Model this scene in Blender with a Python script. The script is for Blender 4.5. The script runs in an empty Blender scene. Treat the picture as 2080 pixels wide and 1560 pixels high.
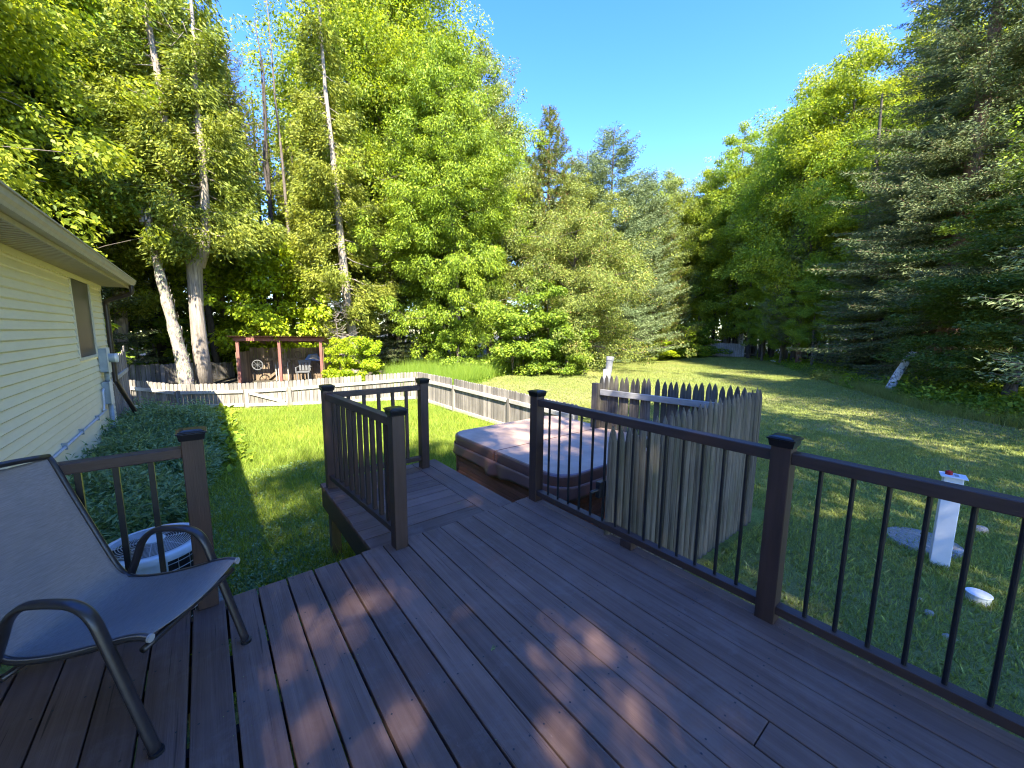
import bpy, math, random
import numpy as np
from mathutils import Vector, Matrix
C = bpy.context.scene
COL = C.collection
random.seed(7)
RNG = np.random.default_rng(11)
# ------------------------------------------------------------------ camera
PITCH, ROLL, YAW, FPX = 0.134051244, 0.00933929, 0.670216779, 791.749
EYE = 1.48
f0 = np.array([math.sin(YAW), math.cos(YAW), 0]); r0 = np.array([math.cos(YAW), -math.sin(YAW), 0]); u0 = np.array([0, 0, 1.])
fwd = f0*math.cos(PITCH)-u0*math.sin(PITCH); up = f0*math.sin(PITCH)+u0*math.cos(PITCH)
rr = r0*math.cos(ROLL)+up*math.sin(ROLL); uu = -r0*math.sin(ROLL)+up*math.cos(ROLL)
cam = bpy.data.cameras.new("camera"); co = bpy.data.objects.new("camera", cam); COL.objects.link(co)
co.matrix_world = Matrix(((rr[0], uu[0], -fwd[0], 0), (rr[1], uu[1], -fwd[1], 0), (rr[2], uu[2], -fwd[2], EYE), (0, 0, 0, 1)))
cam.sensor_width = 36; cam.lens = FPX/2080*36; cam.clip_start = .05; cam.clip_end = 600
C.camera = co
# ------------------------------------------------------------------ light
SUN_EL, SUN_AZ = math.radians(46.7), math.radians(26.7)      # shadows run towards (sin az, cos az)
w = bpy.data.worlds.new("World"); C.world = w; w.use_nodes = True
nt = w.node_tree; nt.nodes.clear()
sky = nt.nodes.new('ShaderNodeTexSky'); sky.sky_type = 'NISHITA'; sky.sun_disc = False
sky.sun_elevation = SUN_EL; sky.sun_rotation = SUN_AZ+math.pi
sky.air_density = 1.0; sky.dust_density = .1; sky.ozone_density = 3.0; sky.altitude = 200
bg = nt.nodes.new('ShaderNodeBackground'); bg.inputs[1].default_value = .15
wo = nt.nodes.new('ShaderNodeOutputWorld')
hs = nt.nodes.new('ShaderNodeHueSaturation'); hs.inputs['Saturation'].default_value = 1.32; hs.inputs['Hue'].default_value = .522; hs.inputs['Value'].default_value = .76
nt.links.new(sky.outputs[0], hs.inputs['Color']); nt.links.new(hs.outputs[0], bg.inputs[0]); nt.links.new(bg.outputs[0], wo.inputs[0])
sl = bpy.data.lights.new("sun", 'SUN'); sl.energy = 2.9; sl.angle = math.radians(.53); sl.color = (1, .93, .80)
so = bpy.data.objects.new("sun", sl); COL.objects.link(so)
sd = Vector((math.sin(SUN_AZ)*math.cos(SUN_EL), math.cos(SUN_AZ)*math.cos(SUN_EL), -math.sin(SUN_EL)))
so.rotation_euler = sd.to_track_quat('-Z', 'Y').to_euler(); so.location = (-8, -16, 20)
C.view_settings.view_transform = 'Standard'; C.view_settings.look = 'None'; C.view_settings.gamma = 1
C.view_settings.exposure = 2.95
C.cycles.max_bounces = 8; C.cycles.diffuse_bounces = 4; C.cycles.transmission_bounces = 4; C.cycles.transparent_max_bounces = 4
C.cycles.filter_width = 1.15; C.cycles.caustics_reflective = False; C.cycles.caustics_refractive = False
G = -.75                                                       # ground level below the deck

# ------------------------------------------------------------------ materials
def mat(name):
    m = bpy.data.materials.new(name); m.use_nodes = True
    return m, m.node_tree, m.node_tree.nodes['Principled BSDF']
def N(t, kind, **k):
    n = t.nodes.new(kind)
    for a, b in k.items():
        if a in ('operation', 'blend_type', 'data_type', 'attribute_name', 'attribute_type', 'noise_dimensions'): setattr(n, a, b)
        else: n.inputs[a.replace('_', ' ')].default_value = b
    return n
def ramp(t, src, stops):
    r = t.nodes.new('ShaderNodeValToRGB'); e = r.color_ramp.elements
    while len(e) < len(stops): e.new(.5)
    for i, (p, c) in enumerate(stops):
        e[i].position = p; e[i].color = (*c, 1) if len(c) == 3 else c
    t.links.new(src, r.inputs[0]); return r
def coords(t, scale=(1, 1, 1), kind='Object'):
    tc = t.nodes.new('ShaderNodeTexCoord'); mp = t.nodes.new('ShaderNodeMapping'); mp.inputs['Scale'].default_value = scale
    t.links.new(tc.outputs[kind], mp.inputs[0]); return mp.outputs[0]
def noise(t, vec, scale, detail=5, rough=.6, dist=0):
    n = t.nodes.new('ShaderNodeTexNoise'); n.inputs['Scale'].default_value = scale; n.inputs['Detail'].default_value = detail
    n.inputs['Roughness'].default_value = rough; n.inputs['Distortion'].default_value = dist
    t.links.new(vec, n.inputs['Vector']); return n.outputs['Fac']
def mixc(t, fac, a, b, mode='MIX'):
    m = t.nodes.new('ShaderNodeMix'); m.data_type = 'RGBA'; m.blend_type = mode
    for s, v in ((0, fac), (6, a), (7, b)):
        if hasattr(v, 'is_output') or isinstance(v, bpy.types.NodeSocket): t.links.new(v, m.inputs[s])
        else: m.inputs[s].default_value = v if s == 0 else (*v, 1)
    return m.outputs[2]
def bump(t, bs, h, strength, dist=.01):
    b = t.nodes.new('ShaderNodeBump'); b.inputs['Strength'].default_value = strength; b.inputs['Distance'].default_value = dist
    t.links.new(h, b.inputs['Height']); t.links.new(b.outputs[0], bs.inputs['Normal'])
def attr(t, name='rnd'):
    a = t.nodes.new('ShaderNodeAttribute'); a.attribute_name = name; return a.outputs['Fac']
def wood(name, c0, c1, axis='Z', rough=.8, grain=26, stretch=.05, var=.5, bstr=.5, stain=None, spec=.3, worn=False):
    """c0..c1 grain colours; each board carries its own random shade in 'rnd'"""
    m, t, b = mat(name)
    sc = [1, 1, 1]; sc['XYZ'.index(axis)] = stretch
    v = coords(t, sc)
    g = noise(t, v, grain, 7, .65, .6); big = noise(t, coords(t), 1.7, 4)
    fine = noise(t, v, grain*6, 3, .6)
    col = ramp(t, g, [(.3, c0), (.7, c1)]).outputs[0]
    r = attr(t)
    col = mixc(t, var, col, ramp(t, r, [(0, (.45, .44, .43)), (1, (1.35, 1.3, 1.25))]).outputs[0], 'MULTIPLY')
    col = mixc(t, .45, col, ramp(t, big, [(.35, (.55, .55, .55)), (.65, (1.2, 1.2, 1.2))]).outputs[0], 'MULTIPLY')
    if stain: col = mixc(t, ramp(t, noise(t, coords(t, (1, 1, .35)), 5, 6, .7), [(.5, (0, 0, 0)), (.68, (.8, .8, .8))]).outputs[0], col, stain)
    if worn:
        s2 = [1, 1, 1]; s2['XYZ'.index(axis)] = .02
        ck = noise(t, coords(t, s2), 75, 3, .6, .2); col = mixc(t, ramp(t, ck, [(.64, (0, 0, 0)), (.70, (.75, .75, .75))]).outputs[0], col, tuple(q*.35 for q in c0))
        s3 = [1, 1, 1]; s3['XYZ'.index(axis)] = .25
        fl = noise(t, coords(t, s3), 38, 4, .7); col = mixc(t, ramp(t, fl, [(.70, (0, 0, 0)), (.76, (.55, .55, .55))]).outputs[0], col, (.42, .34, .29))
        sc_ = noise(t, coords(t), 4.5, 6, .75, .5); col = mixc(t, ramp(t, sc_, [(.52, (0, 0, 0)), (.72, (.35, .35, .35))]).outputs[0], col, (.24, .175, .145))
    t.links.new(col, b.inputs['Base Color']); b.inputs['Roughness'].default_value = rough; b.inputs['Specular IOR Level'].default_value = spec
    a = t.nodes.new('ShaderNodeMath'); a.operation = 'ADD'; t.links.new(g, a.inputs[0]); t.links.new(fine, a.inputs[1])
    bump(t, b, a.outputs[0], bstr, .004)
    return m
def plain(name, c, rough=.5, metal=0, var=.15, scale=12, bstr=0, spec=.5):
    m, t, b = mat(name)
    n = noise(t, coords(t), scale, 5)
    col = mixc(t, 1, c, ramp(t, n, [(.3, (1-var,)*3), (.7, (1+var,)*3)]).outputs[0], 'MULTIPLY')
    t.links.new(col, b.inputs['Base Color']); b.inputs['Roughness'].default_value = rough; b.inputs['Metallic'].default_value = metal
    b.inputs['Specular IOR Level'].default_value = spec
    if bstr: bump(t, b, n, bstr)
    return m
def leaf(name, dark, light, trans=.42, tcol=None, rough=.5, brown=None):
    spec = .06 if 'needle' in name or 'fern' in name else .25
    m, t, b = mat(name)
    r = attr(t)
    st = [(0, dark), (.55, tuple((a+c)/2 for a, c in zip(dark, light))), (.93, light)]
    if brown: st.append((.985, brown))
    col = ramp(t, r, st).outputs[0]
    oi = t.nodes.new('ShaderNodeObjectInfo')
    col = mixc(t, .35, col, ramp(t, oi.outputs['Random'], [(0, (.8, .9, .8)), (1, (1.2, 1.08, 1.0))]).outputs[0], 'MULTIPLY')
    big = noise(t, coords(t), .6, 3)
    col = mixc(t, .5, col, ramp(t, big, [(.35, (.75, .85, .8)), (.65, (1.25, 1.12, 1.0))]).outputs[0], 'MULTIPLY')
    t.links.new(col, b.inputs['Base Color']); b.inputs['Roughness'].default_value = rough; b.inputs['Specular IOR Level'].default_value = spec
    tr = t.nodes.new('ShaderNodeBsdfTranslucent')
    t.links.new(mixc(t, 1, col, tcol or (1.35, 1.25, .45), 'MULTIPLY'), tr.inputs[0])
    mx = t.nodes.new('ShaderNodeMixShader'); mx.inputs[0].default_value = trans
    t.links.new(b.outputs[0], mx.inputs[1]); t.links.new(tr.outputs[0], mx.inputs[2])
    t.links.new(mx.outputs[0], t.nodes['Material Output'].inputs[0])
    return m
def bark(name, c0, c1, scale=14, stretch=.2, bstr=1, moss=None, rough=.9):
    m, t, b = mat(name)
    v = coords(t, (1, 1, stretch)); n = noise(t, v, scale, 8, .7, .8)
    col = ramp(t, n, [(.35, c0), (.62, c1)]).outputs[0]
    if moss: col = mixc(t, ramp(t, noise(t, coords(t), 9, 6, .7), [(.5, (0, 0, 0)), (.58, (.9, .9, .9))]).outputs[0], col, moss)
    t.links.new(col, b.inputs['Base Color']); b.inputs['Roughness'].default_value = rough
    bump(t, b, n, bstr, .03); return m
M = {}
M['deckY'] = wood('deck_stain', (.150, .086, .062), (.225, .140, .104), 'Y', .68, 30, .03, .42, .45, None, .18, True)
M['deckX'] = wood('deck_stain_cross', (.150, .086, .062), (.225, .140, .104), 'X', .68, 30, .03, .42, .45, None, .18, True)
M['railY'] = wood('rail_stain', (.040, .022, .017), (.068, .040, .031), 'Y', .5, 30, .05, .1, .25, None, .45)
M['railX'] = wood('rail_stain_cross', (.040, .022, .017), (.068, .040, .031), 'X', .5, 30, .05, .1, .25, None, .45)
M['post'] = wood('post_stain', (.038, .021, .016), (.068, .039, .030), 'Z', .5, 26, .06, .1, .25, None, .45)
M['gap'] = plain('dark_underside', (.02, .016, .013), .9)
M['nail'] = plain('nail_head', (.012, .011, .011), .5)
M['black'] = plain('black_metal', (.011, .012, .014), .35, 0, .2, 30)
M['cap'] = plain('black_cap', (.008, .008, .009), .28, 0, .25, 20)
M['grey_wood'] = wood('weathered_pale_wood', (.15, .132, .105), (.38, .35, .30), 'Z', .9, 16, .05, .7, .6)
M['grey_wood_rail'] = wood('weathered_rail_wood', (.40, .37, .30), (.58, .54, .46), 'X', .9, 20, .06, .2, .5)
M['dark_fence'] = wood('mossy_stockade_wood', (.050, .043, .033), (.190, .165, .130), 'Z', .95, 42, .035, .65, 1, (.085, .085, .050))
M['dark_fence_rail'] = wood('grey_stockade_rail', (.27, .25, .21), (.42, .40, .35), 'Y', .95, 18, .05, .2, .7)
M['green_wood'] = wood('green_treated_leg', (.08, .075, .045), (.13, .12, .075), 'Z', .9, 20, .08, .1, .4)
def siding_mat():
    m, t, b = mat('yellow_vinyl_siding')
    n = noise(t, coords(t, (1, .12, 1)), 40, 5, .6)
    col = mixc(t, 1, (.80, .70, .45), ramp(t, n, [(.3, (.96, .96, .96)), (.7, (1.03, 1.03, 1.03))]).outputs[0], 'MULTIPLY')
    col = mixc(t, .5, col, ramp(t, noise(t, coords(t), 1.2, 5), [(.35, (.88, .88, .88)), (.65, (1.05, 1.05, 1.05))]).outputs[0], 'MULTIPLY')
    t.links.new(col, b.inputs['Base Color']); b.inputs['Roughness'].default_value = .5
    bump(t, b, n, .12, .003); return m
M['siding'] = siding_mat()
M['trim'] = plain('cream_trim', (.62, .58, .42), .45, 0, .08)
M['tan'] = plain('tan_aluminium', (.42, .35, .24), .45, 0, .1, 8)
M['shingle'] = plain('brown_shingle', (.10, .085, .07), .95, 0, .5, 60, .6)
M['downspout'] = plain('brown_downspout', (.030, .019, .015), .4, 0, .2, 6)
M['greybox'] = plain('grey_metal_box', (.30, .35, .37), .5, 0, .1, 9)
M['whitebox'] = plain('off_white_enamel', (.62, .62, .55), .5, 0, .1, 9)
M['conduit'] = plain('pale_grey_conduit', (.50, .52, .56), .45, 0, .1, 9)
M['white'] = plain('white_pvc', (.66, .66, .66), .4, 0, .05, 9)
M['red'] = plain('red_lens', (.30, .015, .012), .2, 0, .1)
M['concrete'] = plain('concrete_lid', (.22, .20, .17), .95, 0, .35, 30, .8)
M['stone'] = plain('field_stone', (.34, .29, .22), .9, 0, .3, 18, .6)
M['foundation'] = plain('grey_foundation', (.20, .20, .19), .9, 0, .2, 8, .3)
def screen():
    m, t, b = mat('dark_window_screen'); b.inputs['Base Color'].default_value = (.05, .043, .036, 1)
    b.inputs['Roughness'].default_value = .35; b.inputs['Specular IOR Level'].default_value = .4; return m
M['screen'] = screen()
def sling():
    m, t, b = mat('grey_mesh_sling')
    v = coords(t)
    a = N(t, 'ShaderNodeTexWave'); a.inputs['Scale'].default_value = 160; a.inputs['Distortion'].default_value = 1.5
    t.links.new(v, a.inputs[0])
    tc = t.nodes.new('ShaderNodeTexCoord'); m1 = t.nodes.new('ShaderNodeMapping'); m1.inputs['Rotation'].default_value = (0, 0, -.944); m2 = t.nodes.new('ShaderNodeMapping'); m2.inputs['Scale'].default_value = (.10, 2.2, 2.2)
    t.links.new(tc.outputs['Object'], m1.inputs[0]); t.links.new(m1.outputs[0], m2.inputs[0]); n = ramp(t, noise(t, m2.outputs[0], 150, 4, .7), [(.15, (0, 0, 0)), (.85, (1, 1, 1))]).outputs[0]; n2 = noise(t, coords(t), 3, 3)
    col = mixc(t, n, (.150, .125, .105), (.300, .258, .222))
    col = mixc(t, .4, col, ramp(t, n2, [(.3, (.7, .7, .72)), (.7, (1.2, 1.2, 1.2))]).outputs[0], 'MULTIPLY')
    t.links.new(col, b.inputs['Base Color']); b.inputs['Roughness'].default_value = .85; b.inputs['Specular IOR Level'].default_value = .08
    bump(t, b, a.outputs['Fac'], .25, .001); return m
M['sling'] = sling()
M['chairframe'] = plain('dark_brown_powder_coat', (.026, .022, .022), .33, 0, .2, 50)
def vinyl():
    m, t, b = mat('brown_cover_vinyl')
    n = noise(t, coords(t, (1, 1, 2.2)), 3.2, 4, .5, 1.2)
    b.inputs['Base Color'].default_value = (.20, .095, .07, 1); b.inputs['Roughness'].default_value = .34
    bump(t, b, n, .25, .02); return m
M['vinyl'] = vinyl()
M['vinyl_top'] = plain('taupe_cover_top', (.50, .345, .24), .85, 0, .16, 4, .05, .12)
M['cabinet'] = wood('brown_tub_cabinet', (.22, .080, .046), (.34, .135, .080), 'Y', .6, 26, .06, .35, .3)
M['soil'] = plain('forest_soil', (.060, .050, .030), 1, 0, .6, 3, .5)
M['shedroof'] = plain('rusty_corrugated_roof', (.20, .10, .075), .7, 0, .5, 5, .2)
M['shedpost'] = wood('red_brown_shed_post', (.20, .075, .055), (.30, .13, .10), 'Z', .8, 20, .08, .1, .3)
M['shedwall'] = wood('brown_shed_board', (.15, .105, .065), (.34, .25, .16), 'Z', .9, 18, .06, .6, .5)
M['blue'] = plain('faded_blue_plastic', (.10, .19, .38), .5)
M['paper'] = plain('white_panel', (.7, .7, .68), .6)
M['bin'] = plain('grey_plastic', (.27, .27, .26), .6)
M['shedgrey'] = plain('dull_grey_plastic', (.13, .13, .125), .7)
M['acwhite'] = plain('grey_white_enamel', (.50, .56, .56), .4, 0, .08)
M['coil'] = plain('dark_coil_fins', (.015, .016, .017), .5, .3)
M['wire'] = plain('pale_wire', (.42, .44, .44), .4, .3)
M['oldpole'] = plain('grey_pipe_pole', (.30, .29, .26), .7, 0, .2, 20)
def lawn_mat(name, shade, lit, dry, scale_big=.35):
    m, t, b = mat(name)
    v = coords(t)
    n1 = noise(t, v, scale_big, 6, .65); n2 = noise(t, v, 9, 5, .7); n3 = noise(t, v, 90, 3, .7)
    col = mixc(t, ramp(t, n2, [(.35, (0, 0, 0)), (.65, (1, 1, 1))]).outputs[0], shade, lit)  # darker and lighter green of the grass, mixed at random by noise
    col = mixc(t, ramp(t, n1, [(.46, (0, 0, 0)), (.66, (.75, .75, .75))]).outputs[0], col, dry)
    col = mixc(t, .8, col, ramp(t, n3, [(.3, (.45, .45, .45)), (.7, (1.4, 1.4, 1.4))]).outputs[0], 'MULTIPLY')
    t.links.new(col, b.inputs['Base Color']); b.inputs['Roughness'].default_value = .95; b.inputs['Specular IOR Level'].default_value = .1
    bump(t, b, n3, .8, .03); return m
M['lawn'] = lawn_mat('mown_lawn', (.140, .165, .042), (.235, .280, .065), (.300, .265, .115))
M['blade'] = leaf('grass_blade', (0.149, 0.230, 0.027), (0.414, 0.506, 0.068), 0.35, (1.2, 1.2, .5), .6, (.42, .38, .12))
M['blade2'] = leaf('mown_grass_blade', (.175, .190, .052), (.370, .420, .100), 0.30, (1.2, 1.2, .5), .6, (.38, .33, .13))
M['maple'] = leaf('maple_leaf', (0.111, 0.192, 0.024), (0.335, 0.443, 0.048), 0.46, (1.6, 1.5, .5))
M['maple2'] = leaf('sun_tinted_maple_leaf', (0.116, 0.180, 0.018), (0.389, 0.443, 0.044), 0.50, (1.6, 1.5, .5))  # yellower copy of the maple leaf, with sunlight put into its colour
M['ash'] = leaf('ash_leaf', (0.072, 0.133, 0.010), (0.335, 0.454, 0.040), 0.34)
M['olive'] = leaf('aspen_leaf', (0.094, 0.137, 0.036), (0.324, 0.378, 0.088), 0.34, rough=.4)
M['cedar'] = leaf('cedar_spray', (0.099, 0.140, 0.022), (0.378, 0.421, 0.060), 0.34, (1.2, 1.15, .5), .6)
M['spruce'] = leaf('spruce_needle', (0.075, 0.112, 0.050), (.220, .250, .115), .18, (1.1, 1.1, .7), .6, (.17, .13, .07))
M['bluespruce'] = leaf('blue_spruce_needle', (.105, .150, .068), (.27, .33, .155), .18, (1.1, 1.1, .8), .6)
M['pine'] = leaf('pine_needle', (.085, .125, .030), (.220, .240, .060), .2, (1.1, 1.1, .6), .6, (.30, .12, .05))
M['crab'] = leaf('crabapple_leaf', (0.079, 0.119, 0.025), (0.346, 0.400, 0.088), 0.34, None, .5, (.36, .22, .10))
M['shrub'] = leaf('shrub_leaf', (0.079, 0.144, 0.016), (0.324, 0.432, 0.044), 0.34)
M['yellow'] = leaf('yellow_green_leaf', (0.158, 0.238, 0.010), (0.464, 0.562, 0.020), 0.34)
M['fern'] = leaf('fern_leaf', (.130, .215, .095), (.330, .440, .220), .35, (1.1, 1.2, .6))
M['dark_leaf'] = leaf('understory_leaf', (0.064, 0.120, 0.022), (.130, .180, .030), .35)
M['weed'] = leaf('weed_leaf', (.120, .230, .022), (.290, .400, .060), .42)
M['bark'] = bark('grey_brown_bark', (.07, .055, .042), (.20, .165, .13))
M['bark_pale'] = bark('pale_cedar_bark', (.16, .13, .10), (.40, .34, .27), 16, .07)
M['bark_snag'] = bark('shaggy_lichen_bark', (.12, .09, .075), (.46, .39, .34), 22, .3, 1.4, (.42, .46, .26))
M['bark_red'] = bark('red_brown_pine_bark', (.09, .05, .035), (.26, .15, .10))
M['bark_white'] = bark('white_birch_bark', (.55, .55, .55), (.82, .82, .82), 7, 1.5, .3, (.08, .07, .06))
M['bark_dark'] = bark('dark_bark', (.035, .028, .022), (.09, .072, .055))
M['deadleaf'] = leaf('dead_red_leaf', (.30, .08, .04), (.45, .16, .08), .3)

# ------------------------------------------------------------------ mesh helpers
class MB:
    def __init__(s): s.v = []; s.f = []; s.r = []; s.n = 0; s.m = []
    def add(s, verts, faces, rnd=None, mi=0):
        r = random.random() if rnd is None else rnd
        s.v.extend([tuple(p) for p in verts]); s.f.extend([tuple(i+s.n for i in f) for f in faces])
        s.r.extend([r]*len(faces)); s.m.extend([mi]*len(faces)); s.n += len(verts)
    def box(s, a, b, rnd=None, mi=0, rotz=0, about=None):
        x0, y0, z0 = a; x1, y1, z1 = b
        vs = [(x, y, z) for z in (z0, z1) for (x, y) in ((x0, y0), (x1, y0), (x1, y1), (x0, y1))]
        if rotz:
            cx, cy = about or ((x0+x1)/2, (y0+y1)/2); c, q = math.cos(rotz), math.sin(rotz)
            vs = [(cx+(x-cx)*c-(y-cy)*q, cy+(x-cx)*q+(y-cy)*c, z) for x, y, z in vs]
        s.add(vs, [(3, 2, 1, 0), (4, 5, 6, 7), (0, 1, 5, 4), (1, 2, 6, 5), (2, 3, 7, 6), (3, 0, 4, 7)], rnd, mi)
    def beam(s, p, q, wd, ht, rnd=None, upv=(0, 0, 1), mi=0):
        """box from p to q, wd across, ht along up"""
        p = Vector(p); q = Vector(q); d = (q-p).normalized(); U = Vector(upv); S = d.cross(U).normalized(); U = S.cross(d).normalized()
        vs = [e+S*a*wd/2+U*b*ht/2 for e in (p, q) for a, b in ((-1, -1), (1, -1), (1, 1), (-1, 1))]
        s.add(vs, [(0, 1, 2, 3), (7, 6, 5, 4), (0, 4, 5, 1), (1, 5, 6, 2), (2, 6, 7, 3), (3, 7, 4, 0)], rnd, mi)
    def tube(s, pts, rad, seg=8, rnd=None, cap=True, flat=1.0, mi=0, upv=None):
        pts = [Vector(p) for p in pts]; n = len(pts)
        if not hasattr(rad, '__len__'): rad = [rad]*n
        vs = []; prev = None
        for i, p in enumerate(pts):
            d = (pts[min(i+1, n-1)]-pts[max(i-1, 0)]).normalized()
            ref = Vector(upv) if upv else (prev if prev is not None else (Vector((0, 0, 1)) if abs(d.z) < .9 else Vector((1, 0, 0))))
            S = d.cross(ref); S = S.normalized() if S.length > 1e-6 else d.orthogonal().normalized(); U = S.cross(d).normalized(); prev = U
            for k in range(seg):
                a = 2*math.pi*k/seg; vs.append(p+S*math.cos(a)*rad[i]+U*math.sin(a)*rad[i]*flat)
        fs = [(i*seg+k, i*seg+(k+1) % seg, (i+1)*seg+(k+1) % seg, (i+1)*seg+k) for i in range(n-1) for k in range(seg)]
        if cap: fs += [tuple(range(seg-1, -1, -1)), tuple((n-1)*seg+k for k in range(seg))]
        s.add(vs, fs, rnd, mi)
    def prism(s, poly, ext, rnd=None, mi=0):
        """poly: list of 3d points, extruded by vector ext"""
        n = len(poly); e = Vector(ext); vs = [Vector(p) for p in poly]+[Vector(p)+e for p in poly]
        fs = [tuple(range(n-1, -1, -1)), tuple(range(n, 2*n))]+[(i, (i+1) % n, n+(i+1) % n, n+i) for i in range(n)]
        s.add(vs, fs, rnd, mi)
    def disc(s, c, r, h=0, seg=24, mi=0, rnd=None, r2=None):
        cx, cy, z = c; r2 = r if r2 is None else r2
        vs = [(cx+r*math.cos(2*math.pi*k/seg), cy+r*math.sin(2*math.pi*k/seg), z) for k in range(seg)]
        if h:
            vs += [(cx+r2*math.cos(2*math.pi*k/seg), cy+r2*math.sin(2*math.pi*k/seg), z+h) for k in range(seg)]
            s.add(vs, [tuple(range(seg-1, -1, -1)), tuple(range(seg, 2*seg))]+[(k, (k+1) % seg, seg+(k+1) % seg, seg+k) for k in range(seg)], rnd, mi)
        else: s.add(vs, [tuple(range(seg))], rnd, mi)
    def build(s, name, m, parent=None, smooth=False, bevel=0, origin=None):
        o0 = Vector((0, 0, 0))
        if parent is not None: o0 = world_loc(parent)
        if origin is not None: o0 = Vector(origin)
        me = bpy.data.meshes.new(name); me.from_pydata([(p[0]-o0.x, p[1]-o0.y, p[2]-o0.z) for p in s.v], [], s.f)
        a = me.attributes.new('rnd', 'FLOAT', 'FACE'); a.data.foreach_set('value', np.array(s.r, dtype=np.float32))
        for mm in (m if isinstance(m, list) else [m]): me.materials.append(mm)
        me.polygons.foreach_set('material_index', np.array(s.m, dtype=np.int32))
        if smooth: me.shade_smooth()
        me.update()
        o = bpy.data.objects.new(name, me); COL.objects.link(o)
        if parent is not None: o.parent = parent
        elif origin is not None: o.location = origin
        if bevel:
            b = o.modifiers.new('bevel', 'BEVEL'); b.width = bevel; b.segments = 2; b.limit_method = 'ANGLE'
        return o
def world_loc(o):
    v = Vector(o.location)
    while o.parent is not None: o = o.parent; v += Vector(o.location)
    return v
def thing(name, loc, label, cat, group=None):
    o = bpy.data.objects.new(name, None); COL.objects.link(o); o.location = loc; o.empty_display_size = .2
    o['label'] = label; o['category'] = cat
    if group: o['group'] = group
    return o
def tag(o, label, cat, group=None):
    o['label'] = label; o['category'] = cat
    if group: o['group'] = group
    return o
def one(shape, label=None, name='part', m=None, parent=None, **k):
    o = shape.build(name, m, parent, **k)
    if label: o['label'] = label
    return o
def npmesh(name, V, F, R, m, smooth=False):
    """V (n,3) F (k,q) R (k,)"""
    me = bpy.data.meshes.new(name); q = F.shape[1]
    me.vertices.add(len(V)); me.vertices.foreach_set('co', V.astype(np.float32).ravel())
    me.loops.add(F.size); me.loops.foreach_set('vertex_index', F.astype(np.int32).ravel())
    me.polygons.add(len(F)); me.polygons.foreach_set('loop_start', np.arange(0, F.size, q, dtype=np.int32))
    a = me.attributes.new('rnd', 'FLOAT', 'FACE'); a.data.foreach_set('value', R.astype(np.float32))
    me.materials.append(m); me.update(calc_edges=True); me.validate(); return me
def unit(a): return a/np.maximum(np.linalg.norm(a, axis=1, keepdims=True), 1e-9)
def leaves(name, P, D, Nn, L, W, m, fold=.18, R=None):
    """rhombic leaves: base point P, direction D, normal Nn, length L, width W (arrays)"""
    n = len(P); D = unit(D); S = unit(np.cross(D, Nn)); U = np.cross(S, D)
    L = np.broadcast_to(L, (n,))[:, None]; W = np.broadcast_to(W, (n,))[:, None]
    V = np.stack([P, P+D*L*.42+S*W*.5+U*W*fold, P+D*L, P+D*L*.42-S*W*.5+U*W*fold], 1).reshape(-1, 3)
    F = np.arange(4*n).reshape(n, 4)
    return npmesh(name, V, F, RNG.random(n) if R is None else R, m)
def blades(name, P, h, wd, m, lean=.35):
    n = len(P); az = RNG.uniform(0, 2*np.pi, n); S = np.stack([np.cos(az), np.sin(az), np.zeros(n)], 1)
    l = RNG.normal(0, lean, (n, 2)); T = np.stack([l[:, 0]*h, l[:, 1]*h, h], 1)
    V = np.stack([P-S*wd[:, None]/2, P+S*wd[:, None]/2, P+T], 1).reshape(-1, 3)
    return npmesh(name, V, np.arange(3*n).reshape(n, 3), RNG.random(n), m)
def obj(name, me, parent=None, loc=None):
    o = bpy.data.objects.new(name, me); COL.objects.link(o)
    if parent is not None: o.parent = parent
    if loc is not None: o.location = loc
    return o
def stuff(name, me, label, cat='undergrowth', loc=(0, 0, 0)):
    o = obj(name, me, None, loc); o['kind'] = 'stuff'; o['label'] = label; o['category'] = cat; return o
def structure(o): o['kind'] = 'structure'; return o

# ------------------------------------------------------------------ ground
def sheet(name, m, poly, z):
    me = bpy.data.meshes.new(name); me.from_pydata([(x, y, z) for x, y in poly], [], [tuple(range(len(poly)))]); me.materials.append(m); me.update()
    return structure(obj(name, me))
mb = MB(); n = 60
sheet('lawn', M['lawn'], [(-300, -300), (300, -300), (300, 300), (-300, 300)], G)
def wobble(pts, amp=.35, step=1.0, closed=True):
    out = []; k = len(pts)
    for i in range(k if closed else k-1):
        a = np.array(pts[i], float); b = np.array(pts[(i+1) % k], float); L = np.linalg.norm(b-a); q = max(1, min(60, int(L/step)))
        for j in range(q):
            p = a+(b-a)*j/q; out.append(tuple(p+RNG.normal(0, amp, 2)*(0 if L > 80 else 1)))
    return out
EDGE_L = [(-2.2, 14.9), (5.3, 12.8), (8.0, 14.2), (12, 16.9), (15.6, 16.2), (19.5, 17.2), (24.5, 18.9), (32, 18.8), (38.5, 17.2)]
EDGE_R = [(40.5, 14.2), (35.5, 10.9), (29.5, 7.9), (26.2, 6.3), (22.5, 4.4), (18.6, 2.2), (16.6, 1.0), (15.6, -.6), (16.5, -6)]
sheet('forest_floor', M['soil'], wobble(EDGE_L+[(41, 17)]+EDGE_R+[(16.5, -60), (290, -60), (290, 290), (-70, 290), (-70, 16)], .22, .8), G+.006)

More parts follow.
